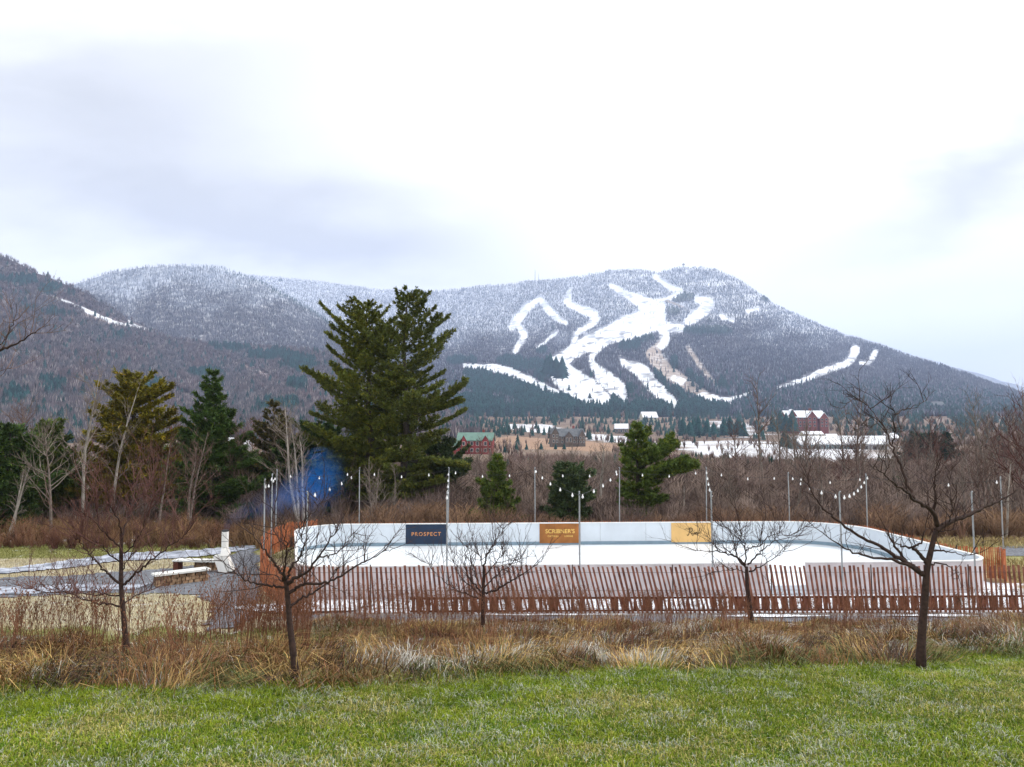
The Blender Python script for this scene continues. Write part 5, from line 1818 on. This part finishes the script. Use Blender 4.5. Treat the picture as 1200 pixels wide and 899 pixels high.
# ------------------------------------------------------------------ grass, meadow, weeds
def blades(name, P, H, W, lean, C0, C1, m, bend=1.0):
    """curved two-segment grass blades; lean (n,2)"""
    n = len(P)
    a = rng.random(n) * math.pi
    wx = np.stack([np.cos(a), np.sin(a), 0 * a], -1) * (W / 2)[:, None]
    l3 = np.concatenate([lean, np.zeros((n, 1))], 1)
    up = np.array((0, 0, 1.0))[None]
    mid = P + up * (H * .62)[:, None] + l3 * (H * .30)[:, None]
    ln = np.linalg.norm(lean, axis=1)
    tip = P + up * (H * (1.0 - .28 * np.minimum(ln, 2.2) * bend))[:, None] + l3 * (H * .85)[:, None]
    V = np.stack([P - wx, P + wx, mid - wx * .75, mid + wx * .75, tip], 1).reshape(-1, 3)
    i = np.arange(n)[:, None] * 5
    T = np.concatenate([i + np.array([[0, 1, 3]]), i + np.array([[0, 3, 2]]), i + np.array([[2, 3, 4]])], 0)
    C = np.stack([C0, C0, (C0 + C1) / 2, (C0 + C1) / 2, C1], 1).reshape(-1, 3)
    return tag(link_mesh(name, np_mesh(name, V, T, m, np.clip(C, 0, 1))), kind='stuff')


def pts_in(n, u0, u1, y0, y1, p=1.0):
    Y = np.sqrt(y0 ** 2 + (y1 ** 2 - y0 ** 2) * rng.random(n))
    X = (u0 + (u1 - u0) * rng.random(n)) * Y
    return X, Y


# mown lawn
n = 520000
X, Y = pts_in(n, -1.0, 1.0, 7.4, 15.2)
k = Y < edge_y(X) + 0.15 + 0.5 * (rng.random(n) - .5)
X, Y = X[k], Y[k]; n = len(X)
patch = fbm(X * 0.55, Y * 0.9, 4); fine_ = fbm(X * 4, Y * 5, 3); streak = fbm(X * .25 + 7, Y * 2.2, 3)
g1 = np.array((0.085, 0.170, 0.006)); g2 = np.array((0.310, 0.370, 0.020)); tan = np.array((0.50, 0.43, 0.14)); fr = np.array((0.52, 0.54, 0.44))
t = np.clip(fine_ + (rng.random(n) - .5) * .7, 0, 1)[:, None]
C = g1 * (1 - t) + g2 * t
near_edge = sstep(-1.6, -.2, Y - edge_y(X))
C = C * (0.70 + .6 * fbm(X * .45 + 60, Y * .8 + 9, 3))[:, None]
ptan = np.clip(sstep(.40, .66, patch * .6 + streak * .4) * .55 + .14 - .28 * near_edge, 0.03, .65)
mt = (rng.random(n) < ptan)[:, None]
C = np.where(mt, tan * (0.6 + .7 * rng.random((n, 1))), C)
pf = np.clip(sstep(.45, .75, fbm(X * 2.2 + 3, Y * 3.4 + 8, 4)) * .30 + .06, 0, .36)
mf = (rng.random(n) < pf)[:, None]
C = np.where(mf, fr * (0.7 + .5 * rng.random((n, 1))), C)
H = (0.045 + 0.045 * rng.random(n)) * (1 + .7 * near_edge) * (0.7 + .6 * fine_)
P = np.stack([X, Y, ground_z(X, Y) - .004], -1)
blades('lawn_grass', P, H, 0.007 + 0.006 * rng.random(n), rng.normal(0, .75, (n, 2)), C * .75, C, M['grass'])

# long dead grass on the bank
n = 235000
X, Y = pts_in(n, -1.0, 1.02, 9.5, 21.2)
e = edge_y(X)
clump = fbm(X * 1.1, Y * 1.1, 3)
left_cut = (X < -5.0) & (Y > 15.4 + .8 * fbm(X, Y, 2))
k = (Y > e - .25 + .5 * rng.random(n)) & (Y < 19.5 + .8 * (rng.random(n) - .5)) & (rng.random(n) < .35 + 1.1 * sstep(.35, .65, clump)) & ~left_cut
k &= rng.random(n) < np.interp(Y - e, [0, 2, 4, 9], [1.0, .85, .7, .6])
X, Y, clump, e = X[k], Y[k], clump[k], e[k]; n = len(X)
dE = Y - e
tone = fbm(X * .8 + 5, Y * 1.6 + 2, 4)
straw = np.array((0.66, 0.45, 0.16)); brown = np.array((0.27, 0.14, 0.058)); olive = np.array((0.13, 0.155, 0.045)); pale = np.array((0.62, 0.60, 0.53)); rust = np.array((0.27, 0.115, 0.05))
t = np.clip(sstep(.36, .60, tone) + (rng.random(n) - .5) * .5 - .04 + .42 * sstep(.6, 1.4, dE) * (1 - sstep(4.0, 6.0, dE)), 0, 1)[:, None]
C = straw * (1 - t) + brown * t
mr_ = (rng.random(n) < .18)[:, None]; C = np.where(mr_, rust, C)
md = (rng.random(n) < .75 * sstep(.52, .66, fbm(X * 1.3 + 31, Y * 1.6 + 4, 3)))[:, None]; C = np.where(md, np.array((0.095, 0.052, 0.036)), C)
po = np.clip(.75 * np.exp(-(dE / .7) ** 2) * sstep(.35, .6, fbm(X * .9 + 20, Y * .5, 3)) + .10 + .5 * ((X < -2.5) & (Y > 15.6) & (Y < 18)), 0, .8)
mo = (rng.random(n) < po)[:, None]; C = np.where(mo, olive * (.8 + .5 * rng.random((n, 1))), C)
ps = np.clip(sstep(.50, .68, fbm(X * .55 + 50, Y * 1.3 + 11, 3)) * .62 * (1 + .5 * ((X > -2) & (X < 3.5) & (dE < 1.2))), 0, .8) * (0.35 + .65 * (X > -3))
ms = (rng.random(n) < ps)[:, None]; C = np.where(ms, pale * (.85 + .4 * rng.random((n, 1))), C); pale_short = np.where(ms[:, 0], .62, 1.0)
C = C * (.5 + .75 * rng.random((n, 1)))
H = (0.13 + .30 * rng.random(n) ** 1.5) * (0.5 + .9 * clump) * np.interp(dE, [0, .8, 3, 5, 9], [1.0, 1.25, .85, .6, .42]) * (1 + .35 * sstep(-1, -4, X) * (1 - sstep(14, 16.5, Y))) * pale_short
ang = fbm(X * .5 + 80, Y * .5, 2) * 12
lean = np.stack([np.cos(ang), np.sin(ang)], -1) * (0.9 + .6 * rng.random((n, 1))) + rng.normal(0, .8, (n, 2))
P = np.stack([X, Y, ground_z(X, Y) - .01], -1)
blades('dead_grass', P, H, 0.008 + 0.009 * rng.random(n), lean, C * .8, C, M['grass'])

# short tufts on the frosted turf by the paths and round the rink
n = 80000
X, Y = pts_in(n, -1.0, -.24, 15.2, 40)
GP = [gpoly([(-260, 700), (-20, 678), (60, 676), (185, 668), (250, 660), (285, 644), (306, 642), (312, 690), (296, 738), (230, 740), (243, 712), (232, 698), (150, 696), (60, 699), (-20, 703), (-260, 730)]),
      gpoly([(-240, 672), (-20, 669), (60, 660), (140, 649), (235, 645), (300, 639), (302, 643), (250, 652), (200, 656), (140, 659), (80, 667), (-20, 677), (-240, 686)])]
k = np.ones(n, bool)
for g_ in GP: k &= ~poly_mask(X, Y, g_)
k &= ~((X > -8.4) & (Y > 21))
X, Y = X[k], Y[k]; n = len(X)
t = np.clip(fbm(X * 1.2, Y * 1.2, 3) + (rng.random(n) - .5) * .5, 0, 1)[:, None]
ol = (Y > 35.5) | (Y < 17.4)
C = np.where(ol[:, None], np.array((0.20, 0.205, 0.055)) * (.7 + .6 * t), np.array((0.46, 0.38, 0.22)) * (1 - t) + np.array((0.60, 0.57, 0.47)) * t)
P = np.stack([X, Y, ground_z(X, Y) - .005], -1)
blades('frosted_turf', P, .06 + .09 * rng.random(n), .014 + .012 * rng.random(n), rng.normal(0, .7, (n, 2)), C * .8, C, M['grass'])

# olive straw beyond the rink end
n = 26000
X, Y = pts_in(n, .45, 1.02, 24, 42)
k = (X > 20.2) & ~((Y > 35.2) & (Y < 38.6))
X, Y = X[k], Y[k]; n = len(X)
C = np.array((0.36, 0.28, 0.12)) * (.6 + .8 * rng.random((n, 1)))
blades('rough_grass', np.stack([X, Y, ground_z(X, Y) - .01], -1), .18 + .25 * rng.random(n), .02 + .015 * rng.random(n), rng.normal(0, .7, (n, 2)), C * .8, C, M['grass'])

# dry weed stalks with seed heads
def stalk_template(seed):
    r = np.random.default_rng(seed)
    V = []; T = []

    def rod(p, q, w0, w1):
        b = len(V)
        for (c, w_) in ((p, w0), (q, w1)):
            for j in range(3):
                t = 2.094 * j
                V.append((c[0] + math.cos(t) * w_, c[1] + math.sin(t) * w_, c[2]))
        for j in range(3):
            j2 = (j + 1) % 3
            T.extend([(b + j, b + j2, b + 3 + j2), (b + j, b + 3 + j2, b + 3 + j)])
    p = np.array((0, 0, -.03)); d = np.array(((r.random() - .5) * .12, (r.random() - .5) * .12, 1))
    pts = [p]
    for i in range(4):
        d = d + r.normal(0, .05, 3); pts.append(pts[-1] + d / np.linalg.norm(d) * .26)
    for i in range(4): rod(pts[i], pts[i + 1], .0058 - .0009 * i, .0050 - .0009 * i)
    for i in range(9):
        t = .35 + .65 * r.random(); q = t * 4; j = min(3, int(q)); b = pts[j] + (pts[j + 1] - pts[j]) * (q - j)
        a = r.random() * 6.28; l_ = .09 + .13 * r.random()
        e_ = b + np.array((math.cos(a) * l_ * .6, math.sin(a) * l_ * .6, l_))
        rod(b, e_, .003, .002)
        rod(e_, e_ + np.array((0, 0, .025)), .011, .006)
    return np.array(V), np.array(T)


for s_, (n, u0, u1, y0, y1) in enumerate([(420, -.40, -.27, 13.5, 18.0), (420, -.80, -.40, 11.5, 15.5), (2300, -.30, 1.02, 13.5, 19.5), (420, -.26, .1, 15, 20.5)]):
    X, Y = pts_in(n, u0, u1, y0, y1)
    k = (Y > edge_y(X) + .5) & (rng.random(n) < .25 + 1.3 * sstep(.4, .65, fbm(X * .7 + 3 * s_, Y * .7, 3)))
    X, Y = X[k], Y[k]; n = len(X)
    C = (np.array((0.115, 0.052, 0.030)) + rng.random((n, 1)) * np.array((0.13, 0.06, 0.035)))
    hs = (.55 + .55 * rng.random(n)) * (1.15 if s_ in (0, 1) else .85)
    scatter('weed_stalks', stalk_template(s_ + 1), np.stack([X, Y, ground_z(X, Y)], -1), hs, hs, C, M['brush'], lean=.16)

# brown brush by the gravel corner
def corner(n):
    a = rng.random(n)
    X = -6.7 + .9 * rng.random(n); Y = 16.5 + 4.0 * rng.random(n)
    return X, Y
brush('weed_thicket', 8, corner, ((0.16, 0.062, 0.038), (0.24, 0.11, 0.06)), lambda X, Y: 0 * X + .8, brush_template(14, 9, .45))

# ------------------------------------------------------------------ sky, sun, air
w = bpy.data.worlds.new('World')
scene.world = w
w.use_nodes = True
nt = w.node_tree; N = nt.nodes; L = nt.links
bg = N['Background']
bg.inputs['Strength'].default_value = 0.1
SUN_EL, SUN_AZ = R(48), R(78)        # azimuth measured from +Y (ahead) towards +X
sky = N.new('ShaderNodeTexSky')
sky.sky_type = 'NISHITA'; sky.sun_disc = False
sky.sun_elevation = SUN_EL; sky.sun_rotation = SUN_AZ
tc = N.new('ShaderNodeTexCoord')
sx = N.new('ShaderNodeSeparateXYZ'); L.new(tc.outputs['Generated'], sx.inputs[0])


def mth(op, a, b=None, c=None):
    n_ = N.new('ShaderNodeMath'); n_.operation = op
    for i, q in enumerate((a, b, c)):
        if q is None: continue
        if isinstance(q, (int, float)): n_.inputs[i].default_value = q
        else: L.new(q, n_.inputs[i])
    return n_.outputs[0]


ay = mth('MAXIMUM', mth('ABSOLUTE', sx.outputs['Y']), 0.08)
U = mth('DIVIDE', sx.outputs['X'], ay)
E = mth('DIVIDE', sx.outputs['Z'], ay)
cv = N.new('ShaderNodeCombineXYZ')
L.new(U, cv.inputs[0]); L.new(mth('MULTIPLY', E, 2.6), cv.inputs[1])
nz = N.new('ShaderNodeTexNoise'); nz.inputs['Scale'].default_value = 2.1; nz.inputs['Detail'].default_value = 7; nz.inputs['Roughness'].default_value = 0.52; nz.inputs['Distortion'].default_value = 0.25
L.new(cv.outputs[0], nz.inputs['Vector'])
n2 = N.new('ShaderNodeTexNoise'); n2.inputs['Scale'].default_value = 5.0; n2.inputs['Detail'].default_value = 6
mp2 = N.new('ShaderNodeMapping'); mp2.inputs['Location'].default_value = (3.1, 7.7, 0)
L.new(cv.outputs[0], mp2.inputs[0]); L.new(mp2.outputs[0], n2.inputs['Vector'])
Un = mth('ADD', U, mth('MULTIPLY', mth('SUBTRACT', nz.outputs['Fac'], 0.5), 0.30))
En = mth('ADD', E, mth('MULTIPLY', mth('SUBTRACT', n2.outputs['Fac'], 0.5), 0.14))


def lobe(cu, ce, ru, re, rot, wgt):
    c_, s_ = math.cos(rot), math.sin(rot)
    du = mth('SUBTRACT', Un, cu); de = mth('SUBTRACT', En, ce)
    p = mth('DIVIDE', mth('ADD', mth('MULTIPLY', du, c_), mth('MULTIPLY', de, s_)), ru)
    q = mth('DIVIDE', mth('SUBTRACT', mth('MULTIPLY', de, c_), mth('MULTIPLY', du, s_)), re)
    d2 = mth('ADD', mth('MULTIPLY', p, p), mth('MULTIPLY', q, q))
    return mth('MULTIPLY', mth('EXPONENT', mth('MULTIPLY', d2, -1.0)), wgt)


tot = None
for a in [(-0.40, 0.285, 0.38, 0.10, -0.08, 0.88), (-0.60, 0.46, 0.42, 0.15, 0.0, 0.74), (-0.20, 0.24, 0.22, 0.055, 0.0, 0.35), (0.62, 0.345, 0.26, 0.045, 0.42, 0.75), (0.74, 0.30, 0.3, 0.07, 0.2, 0.20), (-0.25, 0.56, 0.3, 0.08, 0.1, 0.18), (0.62, 0.19, 0.2, 0.04, 0.1, 0.14)]:
    l_ = lobe(*a)
    tot = l_ if tot is None else mth('ADD', tot, l_)
g = mth('MULTIPLY', tot, mth('ADD', 0.35, mth('MULTIPLY', nz.outputs['Fac'], 1.15)))
rp = N.new('ShaderNodeValToRGB')
rp.color_ramp.elements[0].position = 0.0; rp.color_ramp.elements[0].color = (1, 1, 1, 1)
rp.color_ramp.elements[1].position = 0.9; rp.color_ramp.elements[1].color = (0.50, 0.505, 0.525, 1)
L.new(g, rp.inputs['Fac'])
sc10 = N.new('ShaderNodeVectorMath'); sc10.operation = 'SCALE'; sc10.inputs['Scale'].default_value = 9.2
L.new(rp.outputs[0], sc10.inputs[0])
mix = N.new('ShaderNodeMix'); mix.data_type = 'RGBA'; mix.inputs['Factor'].default_value = 0.94
L.new(sky.outputs[0], mix.inputs['A']); L.new(sc10.outputs[0], mix.inputs['B'])
L.new(mix.outputs['Result'], bg.inputs['Color'])

sd = bpy.data.lights.new('sun', 'SUN')
sd.energy = 1.5; sd.angle = R(12); sd.color = (1.0, 0.96, 0.90)
so = bpy.data.objects.new('sun', sd); COL.objects.link(so)
sdir = Vector((math.sin(SUN_AZ) * math.cos(SUN_EL), math.cos(SUN_AZ) * math.cos(SUN_EL), math.sin(SUN_EL)))
so.rotation_euler = (-sdir).to_track_quat('-Z', 'Y').to_euler()
so.location = (0, 0, 60)


hm, hv = volume('pale blue air', 1.1e-4, (0.56, 0.70, 1.0))
hb = MB(); hb.box((0, 6200, 690), (16200, 13700, 1430))
tag(hb.build('haze', hm), kind='stuff')

scene.view_settings.view_transform = 'Standard'
scene.view_settings.look = 'None'
scene.view_settings.exposure = 0.84
scene.view_settings.gamma = 1.0
scene.view_settings.use_curve_mapping = False
scene.render.engine = 'CYCLES'
scene.cycles.use_denoising = True
scene.cycles.denoiser = 'OPENIMAGEDENOISE'
scene.cycles.max_bounces = 6
scene.cycles.diffuse_bounces = 3
scene.cycles.volume_bounces = 1
scene.cycles.transparent_max_bounces = 8
